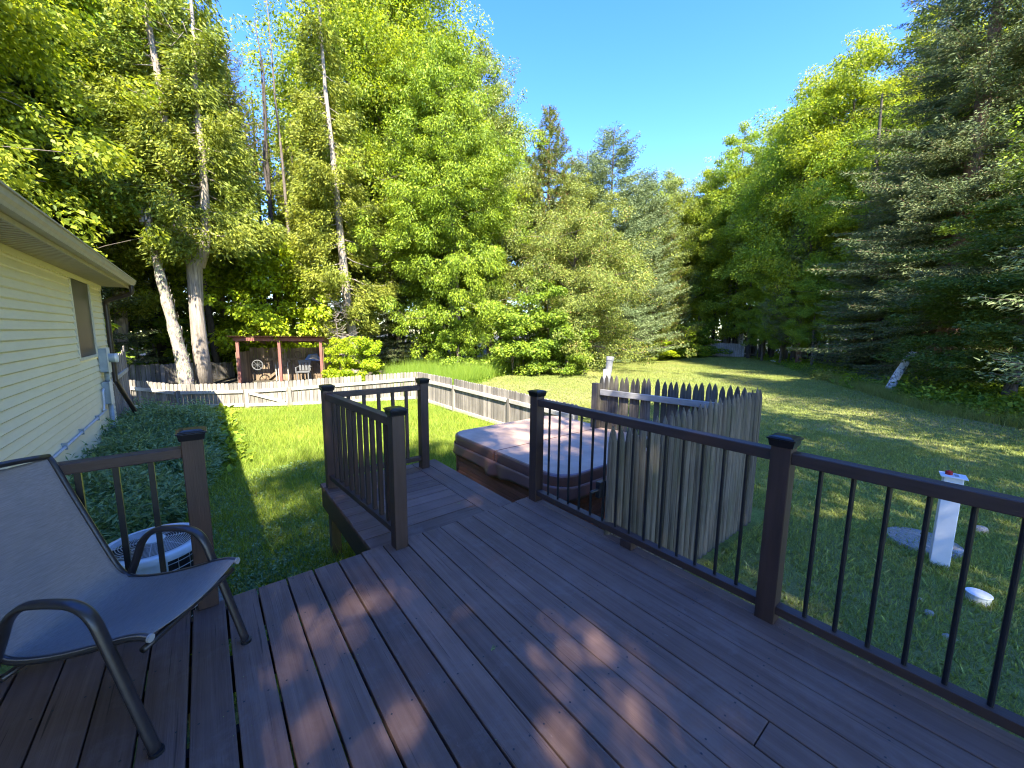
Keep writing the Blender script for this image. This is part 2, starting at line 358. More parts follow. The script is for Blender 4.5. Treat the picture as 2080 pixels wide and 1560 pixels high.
def in_poly(P, poly):
    x, y = P[:, 0], P[:, 1]; c = np.zeros(len(P), bool); k = len(poly)
    for i in range(k):
        x0, y0 = poly[i]; x1, y1 = poly[(i+1) % k]
        m_ = ((y0 > y) != (y1 > y)) & (x < (x1-x0)*(y-y0)/((y1-y0) if y1 != y0 else 1e-9)+x0); c ^= m_
    return c
def rand_in(poly, n):
    a = np.array(poly); lo, hi = a.min(0), a.max(0); out = np.zeros((0, 2))
    while len(out) < n:
        p = RNG.uniform(lo, hi, (n*2, 2)); out = np.concatenate([out, p[in_poly(p, poly)]])
    return out[:n]
def pt3(p, z): return np.concatenate([p, np.full((len(p), 1), z)], 1)
# long grass inside the fenced yard
YARD = [(-.2, 2.6), (5.25, 1.9), (5.25, 11.5), (1.9, 12.55), (.6, 13.1), (-.6, 13.6)]
p = rand_in(YARD, 190000); h = RNG.gamma(6, .013, len(p))+.02
clump = .5+.5*np.sin(p[:, 0]*3.1+np.sin(p[:, 1]*2.3)*2)*np.sin(p[:, 1]*2.7+1); h *= .7+.6*clump
stuff('yard_grass', blades('yard_grass', pt3(p, G), h, RNG.uniform(.005, .011, len(p)), M['blade'], .45), 'bright long green grass filling the fenced yard', 'grass')
# mown grass on the right lawn: dense near, sparser tufts farther off
OPEN = [(2.4, -3), (15.4, -3), (15.4, 0), (18.3, 2.3), (23, 5), (28, 7.5), (35, 11), (40, 14), (39.5, 17), (32, 18.5), (24.5, 18.5), (15.6, 15.8), (12, 16.2), (8.2, 13.6), (5.6, 12), (5.4, 1.6), (2.4, 1.6)]
near = rand_in([(2.3, -3), (11, -3), (11, 8), (5.4, 8), (5.4, 1.6), (2.3, 1.6)], 260000); far_ = rand_in(OPEN, 160000)
hn = RNG.gamma(6, .0048, len(near))+.008; hf = RNG.gamma(6, .005, len(far_))+.012
patch = np.sin(near[:, 0]*1.9+np.sin(near[:, 1]*2.7)*1.6)*np.sin(near[:, 1]*2.2+np.sin(near[:, 0]*1.3)*1.4)
keep = (patch < .45) | (RNG.random(len(near)) < .35); near = near[keep]; hn = hn[keep]
rings = []
for cx, cy, rad, k in ((5.52, .18, .085, 260), (4.985, -.085, .085, 320), (5.98, .33, .33, 500), (4.45, .15, .05, 60), (4.18, .02, .06, 60), (4.62, .22, .04, 50)):
    a = RNG.uniform(0, 6.283, k); rd = rad+RNG.exponential(.025, k); rings.append(np.stack([cx+rd*np.cos(a), cy+rd*np.sin(a)], 1))
rings = np.concatenate(rings); near = np.concatenate([near, rings]); hn = np.concatenate([hn, RNG.uniform(.03, .075, len(rings))])
P_ = np.concatenate([pt3(near, G), pt3(far_, G)]); H_ = np.concatenate([hn, hf]); W_ = np.concatenate([RNG.uniform(.004, .009, len(near)), RNG.uniform(.012, .03, len(far_))])
stuff('mown_grass', blades('mown_grass', P_, H_, W_, M['blade2'], .5), 'short mown grass of the open lawn outside the fence', 'grass')

# ------------------------------------------------------------------ deck
BP = .1465
def deck():
    t = thing('wooden_deck', (0, 0, 0), 'brown stained plank deck in the foreground, lying in dappled shade', 'deck')
    mb = MB()
    xs = [-.004+BP*k for k in range(-11, 17)]
    for i, x in enumerate(xs):
        if x > 2.2: break
        gp = random.uniform(.0045, .011) if x < 1.3 else random.uniform(.003, .007)
        x1 = min(x+BP, 2.275)
        cut = 2.53+random.uniform(-.006, .006); j = random.choice([None, None, random.uniform(-.2, 1.6)])
        dz = random.uniform(-.0015, .0015); segs = [(-2.6, cut)] if j is None else [(-2.6, j-.0015), (j+.0015, cut)]
        for a, b in segs: mb.box((x+gp/2, a, -.036), (x1-gp/2, b, dz))
        for y in np.arange(-1.6, 2.6, .406):
            for q in (.03, .115):
                if x+q < x1-.01: mb.disc((x+q+random.uniform(-.006, .006), min(y+.09+random.uniform(-.01, .01), 2.50), dz+.0012), .0042, 0, 7, 1)
    one(mb, None, 'decking', [M['deckY'], M['nail']], t, bevel=.004)
    r = MB(); r.box((-1.5, 2.485, -.22), (.80, 2.523, -.040)); r.box((2.235, -2.6, -.22), (2.270, 2.52, -.040))
    one(r, None, 'rim_board', M['railX'], t, bevel=.003)
    jn = MB()
    for y in np.arange(-1.6, 2.4, .406): jn.box((-1.5, y, -.2), (2.2, y+.04, -.038))
    one(jn, None, 'joists', M['gap'], t)
    for x in (-.2, 1.3, 2.15):
        q = MB(); q.box((x, 2.36, G-.05), (x+.09, 2.45, -.2)); one(q, None, 'leg', M['green_wood'], t)
    # landing
    l = thing('deck_landing', (1.4, 3.2, 0), 'small square deck landing with cross boards beside the hot tub', 'deck landing')
    mb = MB(); y = 2.695; x0, x1 = .80, 1.735
    mb.box((x0, 2.535, -.040), (1.735, 2.688, -.006))
    k = 0
    while y < 3.98:
        y2 = min(y+.1465, 4.0); mb.box((x0+random.uniform(-.004, .004), y+.002, -.040), (x1, y2-.003, -.005+random.uniform(-.001, .001))); y += .1465
    one(mb, None, 'decking', M['deckX'], l, bevel=.004)
    bb = MB(); bb.box((1.739, 2.535, -.040), (1.882, 4.003, -.004)); bb.box((1.888, 2.535, -.040), (2.03, 4.0, -.005)); one(bb, None, 'border_board', M['deckY'], l, bevel=.004)
    r = MB(); r.box((.805, 2.53, -.235), (.842, 3.99, -.042)); r.box((.842, 3.955, -.235), (2.025, 3.99, -.042)); r.box((1.99, 2.53, -.235), (2.025, 3.955, -.042))
    one(r, None, 'rim_board', M['railY'], l, bevel=.003)
    for x, y in ((.845, 3.86), (1.9, 3.86)):
        q = MB(); q.box((x, y, G-.05), (x+.088, y+.088, -.2)); one(q, None, 'leg', M['green_wood'], l, bevel=.004)
deck()
def cap_mesh(x, y, z, s=.088):
    m = MB(); h = s/2
    for a, z0, z1, b in ((h+.006, z-.040, z-.006, h+.012), (h+.017, z-.0055, z+.002, h+.018), (h+.010, z+.0025, z+.008, h+.008), (h+.003, z+.0085, z+.013, h-.012)):
        vs = [(x+i*a, y+j*a, z0) for i, j in ((-1, -1), (1, -1), (1, 1), (-1, 1))]+[(x+i*b, y+j*b, z1) for i, j in ((-1, -1), (1, -1), (1, 1), (-1, 1))]
        m.add(vs, [(3, 2, 1, 0), (4, 5, 6, 7), (0, 1, 5, 4), (1, 2, 6, 5), (2, 3, 7, 6), (3, 0, 4, 7)])
    return m
def rail_post(t, x, y, top=.96, base=0, s=.088):
    m = MB(); h = s/2; m.box((x-h, y-h, base), (x+h, y+h, top))
    o = one(m, None, 'post', M['post'], t, bevel=.004); c = cap_mesh(x, y, top+.012).build('post_cap', M['cap'], None, bevel=.0015)
    c.parent = o; off = world_loc(o)
    for v in c.data.vertices: v.co -= off
    return o
def railing(t, p, q, n, kind, ztop=.91, zb=.10, rt=.058, off=None):
    p = Vector((*p, 0)); q = Vector((*q, 0)); d = (q-p).normalized(); U = Vector((0, 0, 1))
    mt = M['railY'] if abs(d.y) > abs(d.x) else M['railX']
    a, b = p+d*.042, q-d*.042
    m = MB(); m.beam(a+U*(ztop-rt/2), b+U*(ztop-rt/2), .066, rt); one(m, None, 'top_rail', mt, t, bevel=.004)
    m = MB(); m.beam(a+U*(zb-.022), b+U*(zb-.022), .060, .044); one(m, None, 'bottom_rail', mt, t, bevel=.003)
    L = (b-a).length
    for k in range(n):
        c = a+d*(L*(k+1)/(n+1)); m = MB()
        if kind == 'round': m.tube([c+U*(zb-.004), c+U*(ztop-rt+.004)], .0095, 10)
        else:
            h = .0145 if n < 11 and ztop > .9 else .011; m.box((c.x-h, c.y-h, zb-.002), (c.x+h, c.y+h, ztop-rt+.002), None, 0, math.atan2(d.y, d.x))
        one(m, None, 'baluster', M['black'] if kind == 'round' or ztop < .9 else M['post'], t, smooth=False)
def rails():
    t = thing('deck_railing', (2.225, .6, 0), 'long brown railing with round black balusters along the right edge of the deck', 'railing')
    ys = [(2.455, 2.4), (.63, .6), (-1.2, -1.2)]
    for y, _ in ys: rail_post(t, 2.225, y)
    railing(t, (2.225, 2.455), (2.225, .63), 14, 'round'); railing(t, (2.225, .63), (2.225, -1.2), 14, 'round', zb=.10)
    m = MB(); m.box((2.19, 1.44, 0), (2.255, 1.53, .056)); one(m, None, 'support_block', M['post'], t, bevel=.003)
    t = thing('deck_railing', (-.8, 2.53, 0), 'short brown railing behind the mesh chair at the left edge of the deck', 'railing')
    rail_post(t, -.078, 2.535, .95); m = None
    railing(t, (-.078, 2.535), (-1.50, 2.535), 10, 'square', .885, .11, .05)
    t = thing('deck_railing', (.9, 3.2, 0), 'corner shaped brown railing with square balusters around the landing', 'railing')
    rail_post(t, .968, 2.455, .955); rail_post(t, .868, 3.84, .955, -.005); rail_post(t, 1.81, 3.82, .955, -.005)
    railing(t, (.968, 2.455), (.868, 3.84), 10, 'square', .905, .13); railing(t, (.868, 3.84), (1.81, 3.82), 5, 'square', .905, .13, .05)
rails()
def debris():
    for x, y, a, lab in ((.95, 1.33, .6, 'small pale cedar sprig on the deck boards in front of the landing'), (.66, .62, 2.1, 'tiny pale cedar sprig nearest the bottom edge of the deck'), (1.62, 2.78, .2, 'little green leaf fallen on the landing border board')):
        P = []; D = []
        for k in range(7):
            s = k/7*.03; P.append((x+math.cos(a)*s, y+math.sin(a)*s, .004)); D.append((math.cos(a+(-1)**k*.8), math.sin(a+(-1)**k*.8), .1))
        me = leaves('fallen_sprig', np.array(P), np.array(D), np.tile([0, 0, 1.], (7, 1)), .014, .005, M['olive'])
        tag(obj('fallen_sprig', me), lab, 'leaf litter')
debris()
k = 90; P = np.stack([RNG.uniform(-.9, 2.15, k), RNG.uniform(-.3, 2.45, k), np.full(k, .004)], 1); P2 = np.stack([RNG.uniform(.85, 2.0, 22), RNG.uniform(2.6, 3.95, 22), np.full(22, .001)], 1); P = np.concatenate([P, P2]); k = len(P)
D = RNG.normal(size=(k, 3)); D[:, 2] *= .05
litter = leaves('leaf_litter', P, D, np.tile([0, 0, 1.], (k, 1)), RNG.uniform(.003, .010, k), RNG.uniform(.0015, .004, k), M['olive']); lo = obj('leaf_litter', litter); lo['kind'] = 'stuff'; lo['label'] = 'tiny pale specks of leaf litter scattered over the deck boards'; lo['category'] = 'leaf litter'

# ------------------------------------------------------------------ chair
def chair():
    A = Vector((-.235, 1.695, 0)); l = Vector((.58674, .80978, 0)); f = Vector((.80978, -.58674, 0)); Wd = .4977; U = Vector((0, 0, 1))
    O = A+l*Wd/2
    t = thing('sling_chair', tuple(O), 'grey mesh sling patio chair with dark curved metal arms on the left of the deck', 'chair')
    W = lambda s, z, lat: A+f*s+U*z+l*lat
    prof = [(0, .004), (-.06, .22), (-.125, .45), (-.142, .505), (-.165, .545), (-.20, .570), (-.245, .578), (-.31, .578), (-.355, .571), (-.395, .545), (-.425, .505), (-.447, .45), (-.485, .36), (-.57, .16), (-.635, .004)]
    for lat in (0, Wd):
        m = MB(); m.tube([W(s, z, lat) for s, z in smooth_path(prof, 4)], .0125, 12, flat=1.7, upv=Vector(l)); one(m, None, 'side_frame', M['chairframe'], t, smooth=True)
        for s, z in ((0, 0), (-.635, 0)):
            q = MB(); c = W(s, 0, lat); q.disc((c.x, c.y, 0.0), .023, .014, 14); one(q, None, 'foot_cap', M['black'], t)
    seatp = [(.005, .433), (-.03, .438), (-.09, .428), (-.20, .395), (-.32, .368), (-.43, .358), (-.485, .372), (-.52, .415), (-.56, .50), (-.62, .64), (-.68, .78), (-.725, .89), (-.745, .925)]
    sp = smooth_path(seatp, 4)
    for lat in (.022, Wd-.022):
        m = MB(); m.tube([W(s, z-.006, lat) for s, z in sp], .0125, 10); one(m, None, 'sling_rail', M['chairframe'], t, smooth=True)
        q = MB(); q.tube([W(.004, .428, lat), W(.012, .428, lat)], .014, 12); one(q, None, 'end_cap', M['bin'], t)
    m = MB(); nn = 14; vs = []; fs = []
    for i, (s, z) in enumerate(sp):
        if i < 2 or i > len(sp)-4: pass
        for k in range(nn+1):
            u = k/nn; sag = -.030*math.sin(math.pi*u)*(1 if s > -.47 else .75)
            nx = (0, 1) if s > -.45 else (.93, .37)
            vs.append(W(s-nx[0]*(-sag)*1.0, z+.006+(sag if s > -.47 else 0), .014+u*(Wd-.028)))
    rows = len(sp)
    for i in range(rows-1):
        for k in range(nn): a = i*(nn+1)+k; fs.append((a, a+1, a+nn+2, a+nn+1))
    keep = [f_ for f_ in fs if f_[0]//(nn+1) < rows-3]
    m.add(vs, keep); o = one(m, None, 'sling', M['sling'], t, smooth=True)
    sol = o.modifiers.new('solid', 'SOLIDIFY'); sol.thickness = .003
    for (s, z, b) in ((-.745, .925, .022), (-.02, .385, 0), (-.50, .285, 0)):
        m = MB(); m.tube([W(s-.012*0, z+b*math.sin(math.pi*k/8), .02+(Wd-.04)*k/8) for k in range(9)], .012, 10); one(m, None, 'cross_bar', M['chairframe'], t, smooth=True)
def smooth_path(p, k):
    out = []; n = len(p)
    for i in range(n-1):
        p0, p1, p2, p3 = p[max(i-1, 0)], p[i], p[i+1], p[min(i+2, n-1)]
        for j in range(k):
            u = j/k; out.append(tuple(.5*((2*b)+(-a+c)*u+(2*a-5*b+4*c-d)*u*u+(-a+3*b-3*c+d)*u**3) for a, b, c, d in zip(p0, p1, p2, p3)))
    out.append(tuple(p[-1])); return out
chair()

# ------------------------------------------------------------------ house
HX, HY1, EX, EZ = -1.5, 11.07, -1.10, 2.40
def house():
    t = thing('house', (HX, 8, G), 'single storey house with pale yellow vinyl siding at the left', 'house')
    LAP = .105
    m = MB(); z = -.55; y0, y1 = -4.0, HY1; wy0, wy1, wz0, wz1 = 8.74, 10.00, 1.0, 2.24
    def lapstrip(ya, yb, z0):
        vs = [(HX+.030, ya, z0+.012), (HX+.030, yb, z0+.012), (HX+.004, yb, z0+LAP+.014), (HX+.004, ya, z0+LAP+.014), (HX+.014, ya, z0-.004), (HX+.014, yb, z0-.004), (HX-.004, ya, z0+.010), (HX-.004, yb, z0+.010)]
        m.add(vs, [(0, 1, 2, 3), (4, 5, 1, 0), (6, 7, 5, 4)], .5)
    while z < EZ-.12:
        if z+LAP > wz0 and z < wz1: lapstrip(y0, wy0, z); lapstrip(wy1, y1, z)
        else: lapstrip(y0, y1, z)
        z += LAP
    m.box((HX-5, HY1-.02, -.55), (HX-.001, HY1-.001, 2.55), .5)
    # gable end, far side
    one(m, None, 'wall', M['siding'], t)
    m = MB(); m.box((HX-5, -4, G-.1), (HX-.03, HY1-.03, -.55)); one(m, None, 'foundation', M['foundation'], t)
    m = MB(); m.box((HX-.02, HY1-.06, -.55), (HX+.022, HY1+.02, 2.42)); one(m, None, 'corner_trim', M['trim'], t, bevel=.004)
    # soffit with panel grooves
    m = MB(); y = -4.0; yE = 11.25
    while y < yE:
        m.box((HX-.02, y, EZ-.114), (EX-.012, min(y+.085, yE), EZ-.10), .5); m.box((HX-.02, y+.085, EZ-.098), (EX-.012, min(y+.125, yE), EZ-.09), .2); y += .125
    one(m, None, 'soffit', M['tan'], t, bevel=.003)
    m = MB(); m.box((HX+.02, y0, EZ-.185), (HX+.040, y1, EZ-.113)); one(m, None, 'frieze_trim', M['siding'], t, bevel=.003)
    m = MB(); m.box((EX-.012, y0, EZ-.125), (EX+.008, yE, EZ+.035)); one(m, None, 'fascia', M['tan'], t, bevel=.003)
    # K-style gutter
    prof = [(0, 0), (.075, 0), (.085, .03), (.105, .055), (.112, .10), (.125, .105), (.125, .120), (.108, .120), (.108, .108), (.10, .10), (.006, .10), (.006, .12), (0, .12)]
    m = MB(); m.prism([(EX+.010+a, y0, EZ-.08+b) for a, b in prof], (0, yE+.02-y0, 0)); one(m, None, 'gutter', M['tan'], t)
    # roof
    m = MB(); s = .52; X2 = -5.0
    m.prism([(EX+.05, y0, EZ+.045), (X2, y0, EZ+.045+(EX-X2)*s), (X2, y0, EZ+.075+(EX-X2)*s), (EX+.05, y0, EZ+.075)], (0, yE-y0, 0)); 
    m.prism([(X2, y0, EZ+.045+(EX-X2)*s), (X2-4, y0, EZ+.045+(EX-X2)*s-2.1), (X2-4, y0, EZ+.075+(EX-X2)*s-2.1), (X2, y0, EZ+.075+(EX-X2)*s)], (0, yE-y0, 0))
    one(m, None, 'roof', M['shingle'], t)
    m = MB(); m.prism([(HX, HY1-.03, 2.35), (-8.5, HY1-.03, 2.35), (X2, HY1-.03, EZ+(EX-X2)*s)], (0, .02, 0)); one(m, None, 'gable', M['siding'], t)
    # window
    w_ = MB()
    for a, b in (((HX, wy0-.03, wz0-.03), (HX+.035, wy0+.015, wz1+.03)), ((HX, wy1-.015, wz0-.03), (HX+.035, wy1+.03, wz1+.03)), ((HX, wy0+.015, wz0-.03), (HX+.035, wy1-.015, wz0+.015)), ((HX, wy0+.015, wz1-.015), (HX+.035, wy1-.015, wz1+.03))): w_.box(a, b)
    wf = one(w_, None, 'window', M['trim'], t, bevel=.003)
    q = MB(); q.box((HX-.02, wy0+.015, wz0+.015), (HX+.012, wy1-.015, wz1-.015)); p_ = q.build('pane', M['screen'], t); p_.parent = wf
    # downspout
    m = MB(); path = [(EX+.07, 11.02, EZ-.08), (EX+.07, 11.02, EZ-.17), (EX+.03, 11.03, EZ-.25), (HX+.16, 11.06, EZ-.36), (HX+.075, 11.08, EZ-.44), (HX+.07, 11.10, EZ-.60), (HX+.07, 11.10, .55), (HX+.09, 11.14, .35), (HX+.22, 11.6, -.25), (HX+.27, 11.75, -.5)]
    m.tube(smooth_path(path, 4), .050, 10, flat=.8); one(m, None, 'downspout', M['downspout'], t, smooth=True)
house()
def utility():
    X = HX+.02
    t = thing('electric_meter', (X, 10.3, .9), 'grey electric meter box with round glass meter on the house corner', 'meter box')
    m = MB(); m.box((X, 10.05, .68), (X+.11, 10.34, 1.10)); one(m, None, 'box', M['greybox'], t, bevel=.008)
    m = MB(); m.box((X+.112, 10.04, .66), (X+.118, 10.35, 1.115)); one(m, None, 'door', M['whitebox'], t, bevel=.003)
    m = MB(); m.tube([(X+.116, 10.2, .93), (X+.20, 10.2, .93)], .082, 20); one(m, None, 'meter_ring', M['greybox'], t, smooth=False)
    m = MB(); m.tube([(X+.20, 10.2, .93), (X+.235, 10.2, .93)], [.085, .082], 20); one(m, None, 'meter_dial', M['paper'], t)
    m = MB(); m.tube([(X+.06, 10.2, .68), (X+.06, 10.2, .50)], .035, 12); m.tube([(X+.06, 10.2, .10), (X+.06, 10.2, G)], .035, 12); one(m, None, 'riser_pipe', M['greybox'], t, smooth=True)
    t = thing('breaker_box', (X, 10.2, .3), 'small grey breaker box under the electric meter on the house wall', 'electrical box')
    m = MB(); m.box((X, 10.02, .10), (X+.10, 10.26, .50)); one(m, None, 'box', M['greybox'], t, bevel=.008)
    m = MB(); m.box((X+.102, 10.00, .09), (X+.110, 10.28, .51)); one(m, None, 'cover', M['whitebox'], t, bevel=.004)
    t = thing('conduit_pipe', (X, 7, .2), 'long pale grey conduit strapped along the bottom of the yellow siding', 'pipe')
    m = MB(); pts = [(X+.03, 9.98, .38), (X+.03, 9.92, .38), (X+.03, 9.86, .33), (X+.03, 9.84, .15), (X+.03, 9.75, .04), (X+.03, 9.5, -.0), (X+.03, 4.5, -.03)]
    m.tube(smooth_path(pts, 4), .017, 10); one(m, None, 'pipe', M['conduit'], t, smooth=True)
    for y in (9.2, 8.1, 7.2, 6.4, 5.6):
        q = MB(); q.box((X, y-.012, -.045), (X+.052, y+.012, .04)); one(q, None, 'strap', M['greybox'], t)
    for y, r_, nm, lab in ((10.42, .02, 'grey', 'thin pale pipe running down the wall behind the meter pipe'), (10.52, .014, 'w', 'thinnest white cable conduit next to the downspout')):
        q = MB(); q.tube([(X+.04, y, .55 if r_ > .015 else .2), (X+.04, y, G)], r_, 10); tag(q.build('wall_pipe', M['conduit'], None, smooth=True, origin=(X, y, G)), lab, 'pipe')
utility()
def ac():
    c = (-.40, 3.78); R_ = .30; zt = -.10
    t = thing('air_conditioner', (c[0], c[1], G), 'round grey-white air conditioner unit on the ground behind the chair', 'air conditioner')
    m = MB(); m.box((c[0]-.38, c[1]-.38, G), (c[0]+.38, c[1]+.38, G+.06)); one(m, None, 'pad', M['concrete'], t, bevel=.01)
    m = MB(); m.disc((*c, G+.061), R_-.03, zt-.05-(G+.061), 40); one(m, None, 'coil', M['coil'], t)
    m = MB()
    for k in range(10):
        z = G+.10+k*.052; m.tube([(c[0]+(R_-.008)*math.cos(a), c[1]+(R_-.008)*math.sin(a), z) for a in np.linspace(0, 2*np.pi, 41)], .003, 5, cap=False)
    for a in np.linspace(0, 2*np.pi, 25)[:-1]: m.tube([(c[0]+(R_-.004)*math.cos(a), c[1]+(R_-.004)*math.sin(a), G+.08), (c[0]+(R_-.004)*math.cos(a), c[1]+(R_-.004)*math.sin(a), zt-.05)], .002, 4)
    one(m, None, 'wire_guard', M['wire'], t)
    m = MB(); a0, a1 = math.radians(-118), math.radians(-72); n = 8; vs = []
    for z in (G+.062, zt-.045):
        for k in range(n+1): a = a0+(a1-a0)*k/n; vs.append((c[0]+(R_+.002)*math.cos(a), c[1]+(R_+.002)*math.sin(a), z))
    m.add(vs, [(k, k+1, n+2+k, n+1+k) for k in range(n)]); o = one(m, None, 'side_panel', M['acwhite'], t); o.modifiers.new('s', 'SOLIDIFY').thickness = .01
    # top ring
    m = MB(); seg = 48; prof = [(R_+.005, zt-.05), (R_+.006, zt-.006), (R_-.004, zt+.004), (R_-.05, zt+.006), (R_-.055, zt-.03)]
    vs = [(c[0]+r*math.cos(2*math.pi*k/seg), c[1]+r*math.sin(2*math.pi*k/seg), z) for r, z in prof for k in range(seg)]
    m.add(vs, [(i*seg+k, i*seg+(k+1) % seg, (i+1)*seg+(k+1) % seg, (i+1)*seg+k) for i in range(len(prof)-1) for k in range(seg)]); one(m, None, 'top_ring', M['acwhite'], t, smooth=True)
    m = MB()
    for i, r in enumerate(np.linspace(.075, R_-.055, 12)): m.tube([(c[0]+r*math.cos(a), c[1]+r*math.sin(a), zt+.004+.022*(1-(r/R_)**2)) for a in np.linspace(0, 2*np.pi, 41)], .0022, 5, cap=False)
    for a in np.linspace(0, 2*np.pi, 9)[:-1]: m.tube([(c[0]+r*math.cos(a), c[1]+r*math.sin(a), zt+.001+.022*(1-(r/R_)**2)) for r in (.06, .15, R_-.05)], .003, 5)
    one(m, None, 'top_grille', M['wire'], t)
    m = MB(); m.disc((*c, zt+.020), .075, .010, 24, r2=.068); one(m, None, 'grille_plate', M['acwhite'], t)
    m = MB()
    for k in range(3):
        a = k*2.094; m.prism([(c[0]+.03*math.cos(a), c[1]+.03*math.sin(a), zt-.05), (c[0]+.21*math.cos(a+.1), c[1]+.21*math.sin(a+.1), zt-.06), (c[0]+.20*math.cos(a+.75), c[1]+.20*math.sin(a+.75), zt-.035), (c[0]+.03*math.cos(a+.9), c[1]+.03*math.sin(a+.9), zt-.04)], (0, 0, .004))
    one(m, None, 'fan', M['black'], t)
ac()

# ------------------------------------------------------------------ hot tub
def tub():
    x0, x1, y0, y1 = 2.60, 4.62, 2.50, 4.68; zt = .085
    t = thing('hot_tub', ((x0+x1)/2, (y0+y1)/2, G), 'square hot tub with brown slatted cabinet and folded vinyl cover', 'hot tub')
    m = MB(); c0 = .045
    for s in range(11):
        z = G+.02+s*.063
        m.box((x0+c0, y0+.16, z), (x0+c0+.02, y1-.16, z+.060)); m.box((x1-c0-.02, y0+.16, z), (x1-c0, y1-.16, z+.060))
        m.box((x0+.16, y0+c0, z), (x1-.16, y0+c0+.02, z+.060)); m.box((x0+.16, y1-c0-.02, z), (x1-.16, y1-c0, z+.060))
    one(m, None, 'cabinet', M['cabinet'], t, bevel=.003)
    for (x, y) in ((x0, y0), (x0, y1), (x1, y0), (x1, y1)):
        m = MB(); sx = 1 if x == x0 else -1; sy = 1 if y == y0 else -1
        pts = [(x+sx*(.16-.125*math.cos(a)), y+sy*(.16-.125*math.sin(a))) for a in np.linspace(0, math.pi/2, 6)]
        pts += [(x+sx*.18, y+sy*.18)]
        m.prism([(a, b, G) for a, b in (pts if sx*sy < 0 else pts[::-1])], (0, 0, .72)); one(m, None, 'corner_panel', M['cabinet'], t)
    m = MB(); m.box((x0+.06, y0+.06, G+.5), (x1-.06, y1-.06, -.03)); one(m, None, 'shell', M['black'], t)
    def rounded(xa, xb, ya, yb, r, corners):
        out = []
        for (cx, cy, a) in ((xb-r, yb-r, 0), (xa+r, yb-r, 90), (xa+r, ya+r, 180), (xb-r, ya+r, 270)):
            if (a // 90) in corners: out += [(cx+r*math.cos(math.radians(a+q)), cy+r*math.sin(math.radians(a+q))) for q in range(0, 91, 9)]
            else: out.append((xa if a in (90, 180) else xb, yb if a in (0, 90) else ya))
        return out
    fy = 3.60
    cov = thing_part('cover', t)
    for ya, yb, cs in ((y0, fy-.008, (2, 3)), (fy+.008, y1, (0, 1))):
        poly = rounded(x0, x1, ya, yb, .24, cs)
        m = MB(); n = len(poly); rows = []
        cx, cy = (x0+x1)/2, (ya+yb)/2
        for z, ins in ((-.035, 0), (.03, -.004), (zt-.022, -.003), (zt-.006, .006), (zt, .022)):
            rows.append([(px+(cx-px)/abs(cx-px+1e-9)*min(ins, abs(cx-px)), py+((cy-py)/abs(cy-py+1e-9)*min(ins, abs(cy-py)) if not (abs(py-fy) < .02) else 0), z) for px, py in poly])
        vs = [p for r in rows for p in r]
        m.add(vs, [(i*n+k, i*n+(k+1) % n, (i+1)*n+(k+1) % n, (i+1)*n+k) for i in range(4) for k in range(n)], .5, 0)
        top = [(px, py, zt+.012*(1-abs(py-fy)/1.1)*0) for px, py, _ in rows[-1]]
        m.add(top, [tuple(range(n))], .5, 1)
        o = m.build('cover_half', [M['vinyl'], M['vinyl_top']], t)
        o.parent = cov
    # skirt flap hanging all round
    poly = rounded(x0-.010, x1+.010, y0-.010, y1+.010, .25, (0, 1, 2, 3)); dense = []
    for i in range(len(poly)):
        a = np.array(poly[i]); b = np.array(poly[(i+1) % len(poly)]); k = max(1, int(np.linalg.norm(b-a)/.035))
        dense += [tuple(a+(b-a)*j/k) for j in range(k)]
    m = MB(); n = len(dense); rows = []
    for r, zz in enumerate((-.030, -.06, -.10, -.14, -.165)):
        row = []
        for k, (x, y) in enumerate(dense):
            q = k/n*2*math.pi; wv = math.sin(q*9)*.5+math.sin(q*23+1)*.3
            dfold = math.exp(-((y-fy)/.22)**2)
            out = .006+r*.004*(1+.3*wv)+.008*r*dfold*math.sin((y-fy)*22); cx, cy = (x0+x1)/2, (y0+y1)/2
            d = Vector((x-cx, y-cy)).normalized(); sag = (-.06*dfold+.008*wv)*r/4
            row.append((x+d.x*out, y+d.y*out, zz+sag))
        rows += row
    m.add(rows, [(i*n+k, i*n+(k+1) % n, (i+1)*n+(k+1) % n, (i+1)*n+k) for i in range(4) for k in range(n)])
    o = m.build('skirt', M['vinyl'], t, smooth=True); o.parent = cov; o.modifiers.new('s', 'SOLIDIFY').thickness = .004
    m = MB(); m.box((x0-.012, fy-.05, -.045), (x0+.002, fy-.018, .055)); m.box((x0-.012, fy+.018, -.045), (x0+.002, fy+.045, .055))
    o = m.build('strap', M['vinyl'], t, bevel=.003); o.parent = cov
    m = MB(); m.box((x0+.1, fy-.006, zt-.012), (x1-.1, fy+.006, zt-.006)); o = m.build('fold_seam', M['gap'], t); o.parent = cov
def thing_part(name, t):
    o = bpy.data.objects.new(name, None); COL.objects.link(o); o.parent = t; return o
tub()

